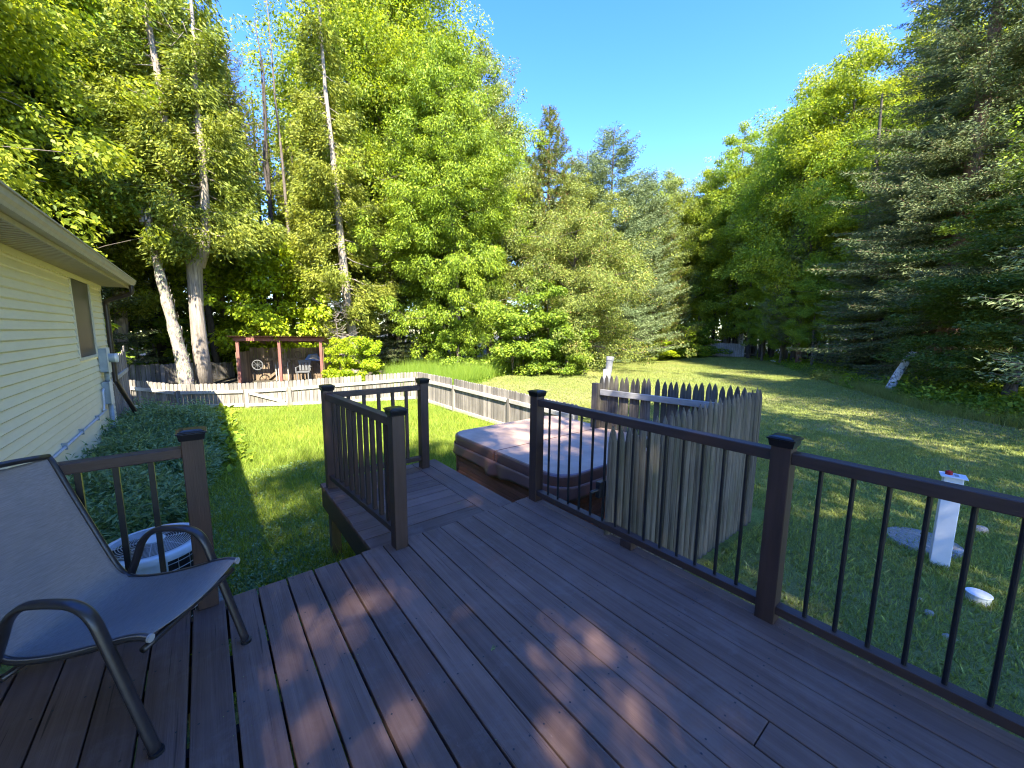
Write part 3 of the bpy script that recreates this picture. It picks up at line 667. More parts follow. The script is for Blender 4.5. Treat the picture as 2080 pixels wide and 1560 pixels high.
# ------------------------------------------------------------------ fences
def dogear(m, a, d, nrm, wd, z0, z1, th=.016, pointed=False):
    """one picket standing at a (2d), d along the fence, nrm outward"""
    a = Vector((*a, 0)); d = Vector((*d, 0)); nrm = Vector((*nrm, 0)); c = wd/2
    if pointed:
        prof = [(-c, z0), (c, z0), (c, z1-.11), (c*.82, z1-.06), (c*.35, z1-.012), (0, z1), (-c*.35, z1-.012), (-c*.82, z1-.06), (-c, z1-.11)]
    else: prof = [(-c, z0), (c, z0), (c, z1-.022), (c*.55, z1), (-c*.55, z1), (-c, z1-.022)]
    m.prism([a+d*u+Vector((0, 0, z)) for u, z in prof][::-1], nrm*th)
def pole_picket(m, a, d, nrm, wd, z0, z1):
    """half round stockade pale with a whittled point"""
    a = Vector((*a, 0)); d = Vector((*d, 0)); nrm = Vector((*nrm, 0)); seg = 6; rings = []
    lean = random.uniform(-.006, .006)
    for z, s in ((z0, 1), (z1-.34, .98), (z1-.12, .92), (z1-.055, .66), (z1-.012, .22), (z1, .05)):
        for k in range(seg+1):
            q = math.pi*k/seg; rings.append(a+d*(-math.cos(q)*wd/2*s+lean*(z-z0))+nrm*(math.sin(q)*.030*s)+Vector((0, 0, z)))
        rings.append(a+nrm*-.004+d*(lean*(z-z0))+Vector((0, 0, z)))
    n = seg+2
    m.add(rings, [(i*n+k, i*n+(k+1) % n, (i+1)*n+(k+1) % n, (i+1)*n+k) for i in range(5) for k in range(n)]+[tuple(5*n+k for k in range(n))])
def fence_yard():
    t = thing('picket_fence', (5.3, 11.6, G), 'low weathered picket fence enclosing the bright green yard', 'fence')
    gate = thing('fence_gate', (1.3, 12.9, G), 'low picket gate with a diagonal brace in the back yard fence', 'gate')
    nodes = [(-1.65, 14.62, .10), (-.62, 13.90, -.03), (.87, 13.19, -.03), (1.86, 12.66, .02), (2.93, 12.27, .08), (5.30, 11.60, .18), (5.31, 9.27, .19), (5.33, 6.84, .17), (5.31, 4.75, .15)]
    for i in range(len(nodes)-1):
        (xa, ya, za), (xb, yb, zb) = nodes[i], nodes[i+1]; d = Vector((xb-xa, yb-ya)); L = d.length; d.normalize()
        nrm = Vector((d.y, -d.x)) if i < 5 else Vector((d.y, -d.x))
        inw = nrm if nrm.dot(Vector((2-xa, 8-ya))) > 0 else -nrm          # towards the yard
        own = gate if i == 2 else t
        m = MB(); k = int(L/.099); 
        for j in range(k):
            u = (j+.5)/k*L; z = za+(zb-za)*u/L+random.uniform(-.008, .008)
            if i in (4, 5) and j == (k*35//100 if i == 4 else k*96//100): continue                   # a missing picket
            dogear(m, (xa+d.x*u, ya+d.y*u), d, -inw, .090+random.uniform(-.004, .003), G-.02, z)
        one(m, None, 'picket_panel', M['grey_wood'], own, bevel=0)
        r1, r2 = MB(), MB(); s0, s1 = .07, L-.07
        for m_, za_, zb_ in ((r1, za-.235, zb-.235), (r2, G+.10, G+.10)):
            P = Vector((xa+d.x*s0+inw.x*.024, ya+d.y*s0+inw.y*.024, za_)); Q = Vector((xa+d.x*s1+inw.x*.024, ya+d.y*s1+inw.y*.024, zb_)); m_.beam(P, Q, .040, .085)
        one(r1, None, 'top_rail', M['grey_wood_rail'], own, bevel=.003); one(r2, None, 'bottom_rail', M['grey_wood_rail'], own, bevel=.003)
        if i == 2:
            m = MB(); m.beam((xa+d.x*.09+inw.x*.026, ya+d.y*.09+inw.y*.026, za-.28), (xb-d.x*.12+inw.x*.026, yb-d.y*.12+inw.y*.026, G+.16), .036, .075); one(m, None, 'diagonal_brace', M['grey_wood_rail'], own, bevel=.003)
    for (x, y, z) in nodes[:-1]:
        m = MB(); h = .045; m.box((x-h, y-h-.02, G-.05), (x+h, y+h-.02, z-.18)); one(m, None, 'post', M['grey_wood'], t, bevel=.004)
    # leaning tall boards beside the house corner
    t2 = thing('board_fence', (-1.62, 12.5, G), 'taller leaning board fence piece beside the house downspout', 'fence')
    m = MB()
    for j in range(12):
        y = 11.45+j*.25; dogear(m, (-1.66+j*.004, y), (0, 1), (1, 0), .225, G, .62+.025*j+random.uniform(-.02, .05)+(.12 if j == 11 else 0), .02)
    one(m, None, 'boards', M['grey_wood'], t2)
    m = MB(); m.beam((-1.60, 11.4, .30), (-1.60, 14.3, .40), .04, .09); one(m, None, 'rail', M['grey_wood_rail'], t2)
    # back fence behind the trunks
    t3 = thing('picket_fence', (-.5, 21, G), 'second pale picket fence behind the cedar trunks, running to the shed', 'fence')
    a, b = Vector((-3.2, 20.2)), Vector((1.05, 22.1)); d = (b-a).normalized(); L = (b-a).length; nn = Vector((d.y, -d.x)); m = MB(); k = int(L/.15)
    for j in range(k): u = (j+.5)/k*L; dogear(m, (a.x+d.x*u, a.y+d.y*u), d, nn, .135, G-.02, .12-.16*u/L+random.uniform(-.02, .02), .02)
    one(m, None, 'picket_panel', M['grey_wood'], t3)
    for u in (0, L/2, L):
        m = MB(); p_ = a+d*u-nn*.05; m.box((p_.x-.05, p_.y-.05, G), (p_.x+.05, p_.y+.05, -.05)); one(m, None, 'post', M['grey_wood'], t3)
fence_yard()
def fence_stockade():
    t = thing('stockade_fence', (4.9, 1.7, G), 'tall dark pointed stockade fence standing in a corner around the hot tub', 'fence')
    m = MB(); x = 2.262; k = 0
    while x < 4.97:
        z = .80+(x-2.24)/2.7*.07+random.uniform(-.018, .018)
        if 2.52 < x < 2.62: z -= .05
        wd = random.uniform(.090, .098); pole_picket(m, (x, 1.69+random.uniform(-.004, .004)), (1, 0), (0, -1), wd, G-.03, z); x += .099+random.uniform(-.002, .003)
    one(m, None, 'near_panel', M['dark_fence'], t, smooth=False)
    a, b = Vector((4.52, 3.60)), Vector((4.95, 1.80)); d = (b-a).normalized(); L = (b-a).length; nn = Vector((-d.y, d.x)); nn = nn if nn.x > 0 else -nn
    m = MB(); u = 0; k = 0
    while u < L:
        z = .865+random.uniform(-.015, .015); p_ = a+d*u; 
        if k != 10: pole_picket(m, p_, d, nn, random.uniform(.073, .079), G-.03, z)
        u += .0765 if k != 10 else .045; k += 1
    one(m, None, 'back_panel', M['dark_fence'], t)
    for z in (.60, -.10, -.6):
        m = MB(); p0 = a-nn*.032; p1 = b-nn*.032; m.beam((p0.x, p0.y, z+.02), (p1.x, p1.y, z), .045, .082); one(m, None, 'rail', M['dark_fence_rail'], t, bevel=.006)
        m = MB(); m.beam((2.3, 1.725, z), (4.9, 1.725, z), .045, .08); one(m, None, 'rail', M['dark_fence_rail'], t, bevel=.006)
    m = MB(); m.box((4.42, 3.60, G), (4.52, 3.70, .745)); one(m, None, 'end_post', M['dark_fence'], t, bevel=.005)
    m = MB(); m.box((4.90, 1.735, G), (4.99, 1.82, .80)); one(m, None, 'corner_post', M['dark_fence'], t, bevel=.005)
    m = MB(); m.box((2.18, 1.715, .28), (2.26, 1.755, .40)); m.tube([(2.19, 1.735, .34), (2.10, 1.735, .34)], .012, 8); one(m, None, 'latch', M['black'], t, bevel=.004)
    t = thing('vent_pole', (5.2, 4.05, G), 'grey pole with a fat pipe cap rising behind the stockade fence', 'pole')
    m = MB(); m.tube([(5.16, 4.05, G), (5.18, 4.05, .88)], .045, 12); one(m, None, 'pole', M['oldpole'], t, smooth=True)
    m = MB(); m.tube([(5.20, 4.05, .58), (5.235, 4.04, .86), (5.255, 4.035, 1.06)], [.052, .055, .055], 14); m.tube([(5.252, 4.035, 1.02), (5.262, 4.035, 1.085)], .064, 14); one(m, None, 'pipe', M['oldpole'], t, smooth=False)
fence_stockade()
def far_fence():
    t = thing('board_fence', (39.5, 16.3, G), 'grey board fence far away at the end of the lawn', 'fence')
    a, b = Vector((38.4, 20.5)), Vector((40.3, 15.4)); d = (b-a).normalized(); L = (b-a).length; nn = Vector((d.y, -d.x)); nn = nn if nn.x < 0 else -nn
    m = MB(); k = int(L/.15)
    for j in range(k): u = (j+.5)/k*L; dogear(m, a+d*u, d, nn, .138, G, .62-.10*u/L+random.uniform(-.02, .02), .02)
    one(m, None, 'boards', M['dark_fence_rail'], t)
    m = MB(); e = b+d*1.0
    m.beam((b.x, b.y, .38), (e.x, e.y, .32), .05, .09); m.beam((b.x, b.y, -.4), (e.x, e.y, -.45), .05, .09)
    one(m, None, 'gate_rails', M['grey_wood'], t)
    for q in (.35, .95): m = MB(); p_ = b+d*q; m.box((p_.x-.08, p_.y-.08, G), (p_.x+.08, p_.y+.08, .35)); one(m, None, 'post', M['grey_wood'], t)
far_fence()
# ------------------------------------------------------------------ small lawn things
def lawn_things():
    t = thing('alarm_post', (5.49, .18, G), 'white square post with a red alarm light on its lid beside the concrete cover', 'alarm post')
    x, y = 5.52, .18; rz = .15
    m = MB(); m.box((x-.065, y-.065, G-.02), (x+.065, y+.065, .15), None, 0, rz); one(m, None, 'post', M['white'], t, bevel=.006)
    m = MB(); m.box((x-.088, y-.088, .151), (x+.088, y+.088, .161), None, 0, rz); one(m, None, 'top_plate', M['white'], t, bevel=.002)
    m = MB(); m.tube([(x, y+.03, .161), (x, y+.03, .195)], .026, 16); m.tube([(x, y+.03, .195), (x, y+.03, .203)], [.022, .010], 16); one(m, None, 'warning_light', M['red'], t)
    m = MB(); m.box((x-.04, y-.035, .1615), (x+.045, y-.005, .1635), None, 0, rz); one(m, None, 'label_plate', M['bin'], t)
    t = thing('septic_lid', (5.9, .33, G), 'round concrete septic lid sunk in the lawn behind the white post', 'septic lid')
    m = MB(); m.disc((5.98, .33, G-.01), .33, .035, 28, r2=.30); one(m, None, 'lid', M['concrete'], t)
    m = MB(); m.beam((5.86, .10, G+.03), (6.0, .05, G+.03), .05, .02); one(m, None, 'handle', M['bin'], t)
    t = thing('cleanout_cap', (5.0, -.06, G), 'round white pipe cap sticking out of the lawn', 'pipe cap')
    m = MB(); m.disc((4.985, -.085, G-.02), .072, .085, 26); one(m, None, 'pipe', M['whitebox'], t)
    m = MB(); m.disc((4.985, -.085, G+.066), .079, .013, 26); one(m, None, 'lid', M['white'], t, bevel=.003)
    labs = ['flat pale stone in the grass left of the white pipe cap', 'pale stone below the white pipe cap', 'grey stone at the right edge of the lawn', 'small stone left of the white pipe cap', 'yellowish lit stone just behind the alarm post']
    for (x, y, s), lb in zip(((4.45, .15, .05), (4.18, .02, .06), (4.55, -.42, .06), (4.62, .22, .035), (6.9, -.05, .10)), labs):
        m = MB(); n = 9; ring = []; zz = [(-.01, 1), (.012, .9), (.02, .55)]
        ang = [random.uniform(.8, 1.15) for _ in range(n)]
        vs = [(x+s*q*ang[k]*math.cos(6.283*k/n), y+s*.7*q*ang[k]*math.sin(6.283*k/n), G+z*s/.05) for z, q in zz for k in range(n)]
        m.add(vs, [(i*n+k, i*n+(k+1) % n, (i+1)*n+(k+1) % n, (i+1)*n+k) for i in range(2) for k in range(n)]+[tuple(2*n+k for k in range(n))])
        tag(m.build('stone', M['stone'], None, smooth=True, origin=(x, y, G)), lb, 'stone')
    m = MB(); m.prism([(35.0, 10.9, G+.02), (37.2, 9.9, G+.05), (37.4, 10.4, G+.06), (35.6, 11.6, G+.02)], (0, 0, .14)); tag(m.build('white_tarp', M['paper'], None, origin=(36, 10.8, G)), 'white scrap lying on the ground at the far forest edge', 'debris')
lawn_things()
# ------------------------------------------------------------------ shed
def shed():
    L_, R_ = Vector((1.01, 19.05, 0)), Vector((3.93, 17.7, 0)); d = (R_-L_).normalized(); b = Vector((-d.y, d.x, 0)); W_ = (R_-L_).length; D_ = 1.35; U = Vector((0, 0, 1))
    t = thing('open_shed', tuple(L_+d*W_/2+b+U*G), 'open fronted wood shed with red-brown posts and a rusty corrugated roof', 'shed')
    P = lambda u, v, z: L_+d*u+b*v+U*z
    zf, zb_ = 1.07, .80
    for u in (.08, W_*.49, W_-.08):
        m = MB(); m.beam(P(u, .05, G), P(u, .05, zf-.05), .10, .10, upv=tuple(b)); one(m, None, 'post', M['shedpost'], t)
    m = MB(); m.beam(P(-.05, .02, zf), P(W_+.05, .02, zf), .06, .13); one(m, None, 'header_beam', M['shedpost'], t)
    m = MB()
    for k in range(6): u = W_*k/5; m.beam(P(u, 0, zf+.06), P(u, D_, zb_+.06), .04, .09)
    one(m, None, 'rafters', M['shedwall'], t)
    m = MB(); vs = []; n = 180
    for k in range(n+1):
        u = -.20+(W_+.34)*k/n; w_ = .018*math.sin(k*1.25)
        vs += [P(u, -.25, zf+.135+w_), P(u, D_+.2, zb_+.10+w_)]
    fs = [(2*k, 2*k+2, 2*k+3, 2*k+1) for k in range(n) if not (30 < k < 46 and k % 3)]
    m.add(vs, fs, .5); one(m, None, 'roof', M['shedroof'], t)
    m = MB(); k = int(W_/.14)
    for j in range(k): u = (j+.5)*W_/k; m.prism([P(u-.066, D_, G), P(u+.066, D_, G), P(u+.066, D_, .70-random.uniform(0, .04)), P(u-.066, D_, .70-random.uniform(0, .04))], b*.02)
    for j in range(10): v = (j+.5)*D_/10; m.prism([P(0, v-.066, G), P(0, v+.066, G), P(0, v+.066, .55), P(0, v-.066, .55)], d*.02); m.prism([P(W_, v-.066, G), P(W_, v+.066, G), P(W_, v+.066, .75), P(W_, v-.066, .75)], d*.02)
    one(m, None, 'board_wall', M['shedwall'], t)
    m = MB(); m.beam(P(.1, D_-.06, .18), P(W_-.1, D_-.06, .18), .05, .10); m.beam(P(.7, D_-.08, G+.1), P(1.6, D_-.08, .12), .05, .10); m.beam(P(2.5, D_-.08, .12), P(3.05, D_-.08, G+.3), .05, .10); one(m, None, 'wall_braces', M['shedwall'], t)
    t2 = thing('bicycle_part', tuple(P(.55, .6, 0)), 'spoked bicycle wheel hanging at the left inside the shed', 'wheel')
    m = MB(); c = P(.5, .7, -.02); m.tube([c+d*.20*math.cos(a)+U*.20*math.sin(a) for a in np.linspace(0, 6.283, 20)], .02, 6, cap=False); one(m, None, 'tyre', M['shedgrey'], t2)
    m = MB()
    for a in np.linspace(0, 6.283, 9)[:-1]: m.tube([c, c+d*.2*math.cos(a)+U*.2*math.sin(a)], .008, 4)
    one(m, None, 'spokes', M['shedgrey'], t2)
    t2 = thing('patio_chair', tuple(P(2.3, .75, G)), 'grey plastic chair standing inside the open shed', 'chair')
    m = MB(); m.box((-.25, -.22, .40), (.25, .22, .44)); off = P(2.25, .75, G)
    def pl(m): m.v = [tuple(off+d*p[0]+b*p[1]+U*p[2]) for p in m.v]; return m
    one(pl(m), None, 'seat', M['shedgrey'], t2)
    m = MB()
    for q in range(4): m.box((-.24+q*.125, .20, .46), (-.15+q*.125, .23, .84))
    m.box((-.27, .195, .80), (.27, .235, .90)); one(pl(m), None, 'backrest', M['shedgrey'], t2)
    for sx in (-.24, .2):
        for sy in (-.2, .18): m = MB(); m.box((sx, sy, 0), (sx+.04, sy+.04, .40)); one(pl(m), None, 'leg', M['shedgrey'], t2)
    for sx in (-.28, .24): m = MB(); m.box((sx, -.2, .60), (sx+.05, .22, .63)); m.box((sx, -.2, .4), (sx+.04, -.16, .6)); one(pl(m), None, 'armrest', M['shedgrey'], t2)
    t2 = thing('plastic_sled', tuple(P(2.5, 1.7, .2)), 'blue and white plastic sled hanging on the back wall of the shed', 'sled')
    m = MB(); m.prism([P(2.2, D_-.12, .15), P(2.8, D_-.12, .08), P(2.84, D_-.12, .22), P(2.7, D_-.12, .42), P(2.38, D_-.12, .40)], b*-.05); one(m, None, 'hull', M['blue'], t2)
    m = MB(); m.prism([P(2.42, D_-.18, .20), P(2.74, D_-.18, .18), P(2.70, D_-.18, .38), P(2.46, D_-.18, .38)], b*-.02); one(m, None, 'panel', M['bin'], t2)
    for u, lb in ((1.08, 'leftmost thin pale pole leaning inside the shed'), (1.18, 'second thin pale pole inside the shed'), (1.55, 'thin pale pole nearest the middle post of the shed')):
        m = MB(); m.beam(P(u, 1.05, G), P(u-.04, 1.15, -.05+.1*(u > 1.15)), .03, .03, upv=tuple(b)); tag(m.build('garden_stake', M['grey_wood_rail'], None, origin=tuple(P(u, 1.05, G))), lb, 'stake')
    m = MB(); c = P(1.95, 1.15, .38); m.tube([c+d*.14*math.cos(a)*(1+.05*i)+U*.14*math.sin(a)-b*.02*i for i in range(4) for a in np.linspace(0, 6.283, 14)], .02, 6); tag(m.build('coiled_rope', M['shedwall'], None, smooth=True, origin=tuple(c)), 'coil of tan rope hung beside the blue sled in the shed', 'rope')
shed()

# ------------------------------------------------------------------ vegetation
def ball(n, rmin=.0):
    v = unit(RNG.normal(size=(n, 3))); return v*(RNG.uniform(rmin**3, 1, (n, 1))**(1/3))
def tubes_mesh(name, paths, m, seg=7, origin=None):
    mb = MB()
    for pts, rad, sg in paths: mb.tube(pts, rad, sg, cap=False)
    me_o = mb.build(name, m, None, smooth=True); me = me_o.data; bpy.data.objects.remove(me_o); return me
def puff_leaves(name, Cn, Sz, per, m, L=.13, W=.08, flat=.55, droop=.35, upb=.8, shell=.25, center=None):
    """leaf cloud: puffs Cn (k,3) with radii Sz (k,)"""
    k = len(Cn); idx = np.repeat(np.arange(k), per); n = len(idx)
    o = ball(n, shell); sz = Sz[idx][:, None]
    P = Cn[idx]+o*sz*np.array([1, 1, flat])
    out = o*np.array([1, 1, .4])
    if center is not None: out = out*.6+unit(Cn[idx]-center)*np.array([1, 1, .2])*.6
    D = out+RNG.normal(0, .45, (n, 3)); D[:, 2] -= droop
    Nn = RNG.normal(0, .5, (n, 3))+o*.9; Nn[:, 2] += upb
    if center is not None: Nn += unit(Cn[idx]-center)*np.array([1, 1, .3])*.55
    return leaves(name, P, D, Nn, L*RNG.uniform(.45, 1.45, n), W*RNG.uniform(.55, 1.3, n), m)
def broadleaf(seed, H=16, R=4.0, cb=.22, limbs=34, n=60000, L=.13, W=.085, m='maple', bk='bark', trunk_r=.18, stems=1, shape=.75, puff=.9, gap=0.0, droopy=.35, top=1.0):
    """returns (trunk mesh, crown mesh); base at the origin"""
    rs = np.random.RandomState(seed); paths = []; pc = []; ps = []
    for s in range(stems):
        a0 = rs.uniform(0, 6.28); off = np.array([math.cos(a0), math.sin(a0)])*(.0 if stems == 1 else .25)
        lean = rs.normal(0, .02, 2)+off*(.0 if stems == 1 else .10)
        ts = np.linspace(0, 1, 12)
        wob = np.cumsum(rs.normal(0, .06, (12, 2)), 0)
        tp = [(off[0]+lean[0]*H*t+wob[i, 0]*t, off[1]+lean[1]*H*t+wob[i, 1]*t, H*.96*t*top) for i, t in enumerate(ts)]
        tr = trunk_r/(stems**.5)
        paths.append((tp, [tr*(1.25 if i == 0 else 1)*(1-.93*t)+.012 for i, t in enumerate(ts)], 9))
        nl = limbs//stems
        for k in range(nl):
            u = (k+rs.uniform(.1, .9))/nl; t = cb+(1-cb)*u; z = H*.96*t
            i = min(int(t*11), 10); fr = t*11-i; base = np.array(tp[i])*(1-fr)+np.array(tp[i+1])*fr
            prof = (math.sin(math.pi*(.10+.88*u)**shape))**.62
            ln = R*prof*rs.uniform(.75, 1.15)+.25; az = k*2.4+rs.uniform(-.5, .5)+s; el = rs.uniform(.05, .5)+u*.45
            dr = np.array([math.cos(az)*math.cos(el), math.sin(az)*math.cos(el), math.sin(el)]); pts = []
            for q in range(5):
                f = q/4; pp = base+dr*ln*f; pp[2] -= .10*ln*f*f*2; pp += rs.normal(0, .06, 3)*f; pts.append(tuple(pp))
            paths.append((pts, [max(.008, tr*.42*(1-t*.7)*(1-.85*q/4)) for q in range(5)], 5))
            cnt = max(2, int(ln*1.9))
            for q in range(cnt):
                f = .38+.64*(q+.5)/cnt; j = min(int(f*4), 3); ff = f*4-j; c = np.array(pts[j])*(1-ff)+np.array(pts[j+1])*ff
                sp = ln*.30*f
                for rep in range(3): 
                    if rs.rand() < gap: continue
                    pc.append(c+rs.normal(0, 1, 3)*np.array([sp, sp, sp*.6])*.85); ps.append(puff*rs.uniform(.38, .95)*(.6+.4*prof))
                if rep and q % 2: paths.append(([tuple(c), tuple((c+np.array(pc[-1]))/2+rs.normal(0, .05, 3)) if pc else tuple(c), tuple(pc[-1]) if pc else tuple(c)], [.012, .009, .005], 4))
    pc = np.array(pc); ps = np.array(ps); wgt = ps**2; per = np.maximum(8, (n*wgt/wgt.sum())).astype(int)
    tm = tubes_mesh('trunk', paths, M[bk])
    cm = puff_leaves('crown', pc, ps, per, M[m], L, W, .72, droopy+.25, .35, .35, np.array([0, 0, H*.45]))
    return tm, cm
def cedar(seed, H=15, R=1.9, cb=.3, limbs=85, n=60000, m='cedar', bk='bark_pale', trunk_r=.2, path=None, L=.17, W=.05, gap=.12, openside=0):
    rs = np.random.RandomState(seed); paths = []
    wob = np.cumsum(rs.normal(0, .05, (14, 2)), 0)
    tp = path or [(wob[i, 0], wob[i, 1], H*i/13) for i in range(14)]
    tp = [np.array(p_, float) for p_ in tp]; K = len(tp)-1
    paths.append(([tuple(p_) for p_ in tp], [trunk_r*(1-.9*i/K)+.015 for i in range(K+1)], 10)); P = []; Dd = []; S = []
    for k in range(limbs):
        u = (k+rs.rand())/limbs; t = cb+(1-cb)*u; i = min(int(t*K), K-1); fr = t*K-i; base = tp[i]*(1-fr)+tp[i+1]*fr
        ln = (R*(1-u)**.75*min(1, .55+u*2)+.35)*rs.uniform(.6, 1.25); az = rs.uniform(0, 6.28)
        if openside and math.sin(az) < -.45 and rs.rand() < openside: az = rs.choice([0, math.pi])+rs.normal(0, .35)
        hz = np.array([math.cos(az), math.sin(az), 0]); pts = []
        for q in range(6): f = q/5; pts.append(base+hz*ln*f+np.array([0, 0, ln*(-.42*f+.40*f*f*f)])+rs.normal(0, .03, 3))
        paths.append(([tuple(p_) for p_ in pts], [max(.006, .035*(1-u*.6)*(1-.8*q/5)) for q in range(6)], 4))
        if rs.rand() < gap: continue
        cnt = max(3, int(ln*6))
        for q in range(cnt):
            f = .22+.80*(q+rs.rand())/cnt; j = min(int(f*5), 4); ff = f*5-j; c = pts[j]*(1-ff)+pts[j+1]*ff
            sd = np.cross(hz, [0, 0, 1])*rs.normal(0, .26*ln*.6*(1.1-f)+.05)
            P.append(c+sd+np.array([0, 0, -.05])); Dd.append(hz*.7+unit(sd[None])[0]*.35+np.array([0, 0, -.55])); S.append(.16+.20*rs.rand())
    P = np.array(P); Dd = np.array(Dd); S = np.array(S); per = max(6, int(n*.8)//len(P)); idx = np.repeat(np.arange(len(P)), per); k = len(idx)
    o = ball(k); Q = P[idx]+o*S[idx][:, None]*np.array([1, 1, 1.0])+Dd[idx]*RNG.uniform(-.1, .30, (k, 1)); Q[:, 2] -= RNG.uniform(0, .45, k)*(RNG.random(k) < .6)
    D = Dd[idx]+RNG.normal(0, .42, (k, 3)); Nn = RNG.normal(0, .8, (k, 3)); Nn[:, 2] += .3
    cm = leaves('crown', Q, D, Nn, L*RNG.uniform(.6, 1.3, k), W*RNG.uniform(.7, 1.3, k), M[m], .1)
    return tubes_mesh('trunk', paths, M[bk]), cm
def spruce(seed, H=18, R=3.6, cb=.06, n=90000, m='spruce', bk='bark_dark', trunk_r=.24, L=.15, W=.036, step=.42, slope=-.25, sparse=.0, tip=.75):
    rs = np.random.RandomState(seed); paths = [([(0, 0, 0), (.03, .02, H*.4), (0, 0, H)], [trunk_r, trunk_r*.62, .02], 9)]; P = []; D_ = []
    z = H*cb
    while z < H-.15:
        u = z/H; ln0 = (R*(1-u)**tip*min(1, .5+6*(u-cb+.03))+.18)
        for k in range(rs.randint(5, 8)):
            if rs.rand() < sparse: continue
            az = rs.uniform(0, 6.28); ln = ln0*rs.uniform(.65, 1.12); hz = np.array([math.cos(az), math.sin(az), 0]); sd = np.array([-hz[1], hz[0], 0]); pts = []
            sl = slope*(1-u)*1.3+.25*u
            for q in range(5): f = q/4; pts.append(np.array([0, 0, z+rs.normal(0, .02)])+hz*ln*f+np.array([0, 0, ln*(sl*f+.26*f*f)]))
            paths.append(([tuple(p_) for p_ in pts], [max(.005, .035*(1-u)*(1-.8*q/4)) for q in range(5)], 4))
            c = max(3, int(ln/.13))
            for q in range(c):
                f = .15+.87*(q+.5)/c; j = min(int(f*4), 3); ff = f*4-j; b = pts[j]*(1-ff)+pts[j+1]*ff
                tw = .42*ln**.6*(1.08-f)+.10
                for s_ in (-1, 1):
                    ns = max(1, int(tw/.11))
                    for e in range(ns):
                        g_ = (e+.5)/ns; P.append(b+sd*s_*tw*g_+hz*tw*g_*.55+np.array([0, 0, -.22*tw*g_])); D_.append(hz*.8+sd*s_*.75+np.array([0, 0, -.25]))
                P.append(b); D_.append(hz)
        z += step*(1-.45*u)*rs.uniform(.8, 1.2)
    P = np.array(P); D_ = np.array(D_); per = max(2, int(round(n/len(P)))); idx = np.repeat(np.arange(len(P)), per); k = len(idx)
    Q = P[idx]+RNG.normal(0, .045, (k, 3)); D = D_[idx]+RNG.normal(0, .5, (k, 3)); Nn = RNG.normal(0, .7, (k, 3)); Nn[:, 2] += .6
    cm = leaves('crown', Q, D, Nn, L*RNG.uniform(.6, 1.2, k), W*RNG.uniform(.7, 1.3, k), M[m], .2)
    return tubes_mesh('trunk', paths, M[bk]), cm
def pine(seed, H=17, R=2.4, cb=.3, n=50000, m='pine', bk='bark_red', trunk_r=.2, L=.20, W=.018, levels=24, upt=.5):
    rs = np.random.RandomState(seed); paths = [([(0, 0, 0), (.05, 0, H*.5), (0, .05, H)], [trunk_r, trunk_r*.6, .03], 9)]; P = []; A = []
    for l_ in range(levels):
        u = (l_+.5)/levels; z = H*(cb+(1-cb)*u)
        for k in range(6):
            az = k*1.05+l_*.7+rs.uniform(-.3, .3); ln = (R*(1-u)**.8+.3)*rs.uniform(.7, 1.15); hz = np.array([math.cos(az), math.sin(az), 0])
            pts = [np.array([0, 0, z])+hz*ln*f+np.array([0, 0, ln*(.05*f+upt*f*f)]) for f in (0, .35, .7, 1)]
            paths.append(([tuple(p_) for p_ in pts], [.03, .022, .014, .008], 4))
            for q in range(int(ln*7)):
                f = rs.uniform(.4, 1.03); j = min(int(f*3), 2); ff = f*3-j; b = pts[j]*(1-ff)+pts[j+1]*ff+rs.normal(0, .10*ln**.5, 3); P.append(b); A.append(hz*.5+np.array([0, 0, .7]))
    P = np.array(P); A = np.array(A); per = max(6, n//len(P)); idx = np.repeat(np.arange(len(P)), per); k = len(idx)
    D = A[idx]*.6+unit(RNG.normal(size=(k, 3))); Q = P[idx]+A[idx]*RNG.uniform(-.18, .18, (k, 1))
    return tubes_mesh('trunk', paths, M[bk]), leaves('crown', Q, D, RNG.normal(size=(k, 3)), L*RNG.uniform(.7, 1.2, k), W, M[m], .1)
def plant_tree(name, meshes, x, y, label, cat='tree', group=None, scale=(1, 1, 1), rz=None, leafm=None, barkm=None, z=G):
    t = thing(name, (x, y, z), label, cat, group); t.scale = scale; t.rotation_euler.z = random.uniform(0, 6.28) if rz is None else rz
    for nm, me, ov in (('trunk', meshes[0], barkm), ('crown', meshes[1], leafm)):
        if me is None: continue
        o = obj(nm, me, t)
        if ov: o.material_slots[0].link = 'OBJECT'; o.material_slots[0].material = M[ov]
    return t

# prototypes shared by the copies
PB = [broadleaf(1, 18, 4.2, .20, 40, 105000), broadleaf(2, 18, 3.4, .15, 44, 95000, puff=.8, shape=.9), broadleaf(3, 18, 4.8, .28, 36, 110000, puff=1.0, shape=.7), broadleaf(4, 18, 3.0, .10, 48, 90000, puff=.75, gap=.15)]
PA = [broadleaf(5, 18, 3.2, .3, 42, 60000, .11, .09, 'olive', puff=.75, shape=.65), broadleaf(6, 18, 2.6, .35, 40, 50000, .11, .09, 'olive', puff=.65, gap=.15)]
PC = [cedar(1, 16, 2.2, .22), cedar(2, 16, 1.9, .30, gap=.25), cedar(3, 16, 2.5, .12)]
PS = [spruce(1, 18, 3.4, .05, 80000), spruce(2, 16, 2.9, .03, 80000, m='bluespruce')]
PP = [pine(1), pine(2, 14, 2.6, .12, 60000, levels=22)]
LOWB = [broadleaf(21, 5, 1.7, .05, 26, 16000, .13, .09, 'shrub', stems=3, trunk_r=.05, puff=.5), broadleaf(22, 3, 1.3, .02, 22, 12000, .12, .085, 'shrub', stems=3, trunk_r=.04, puff=.42)]

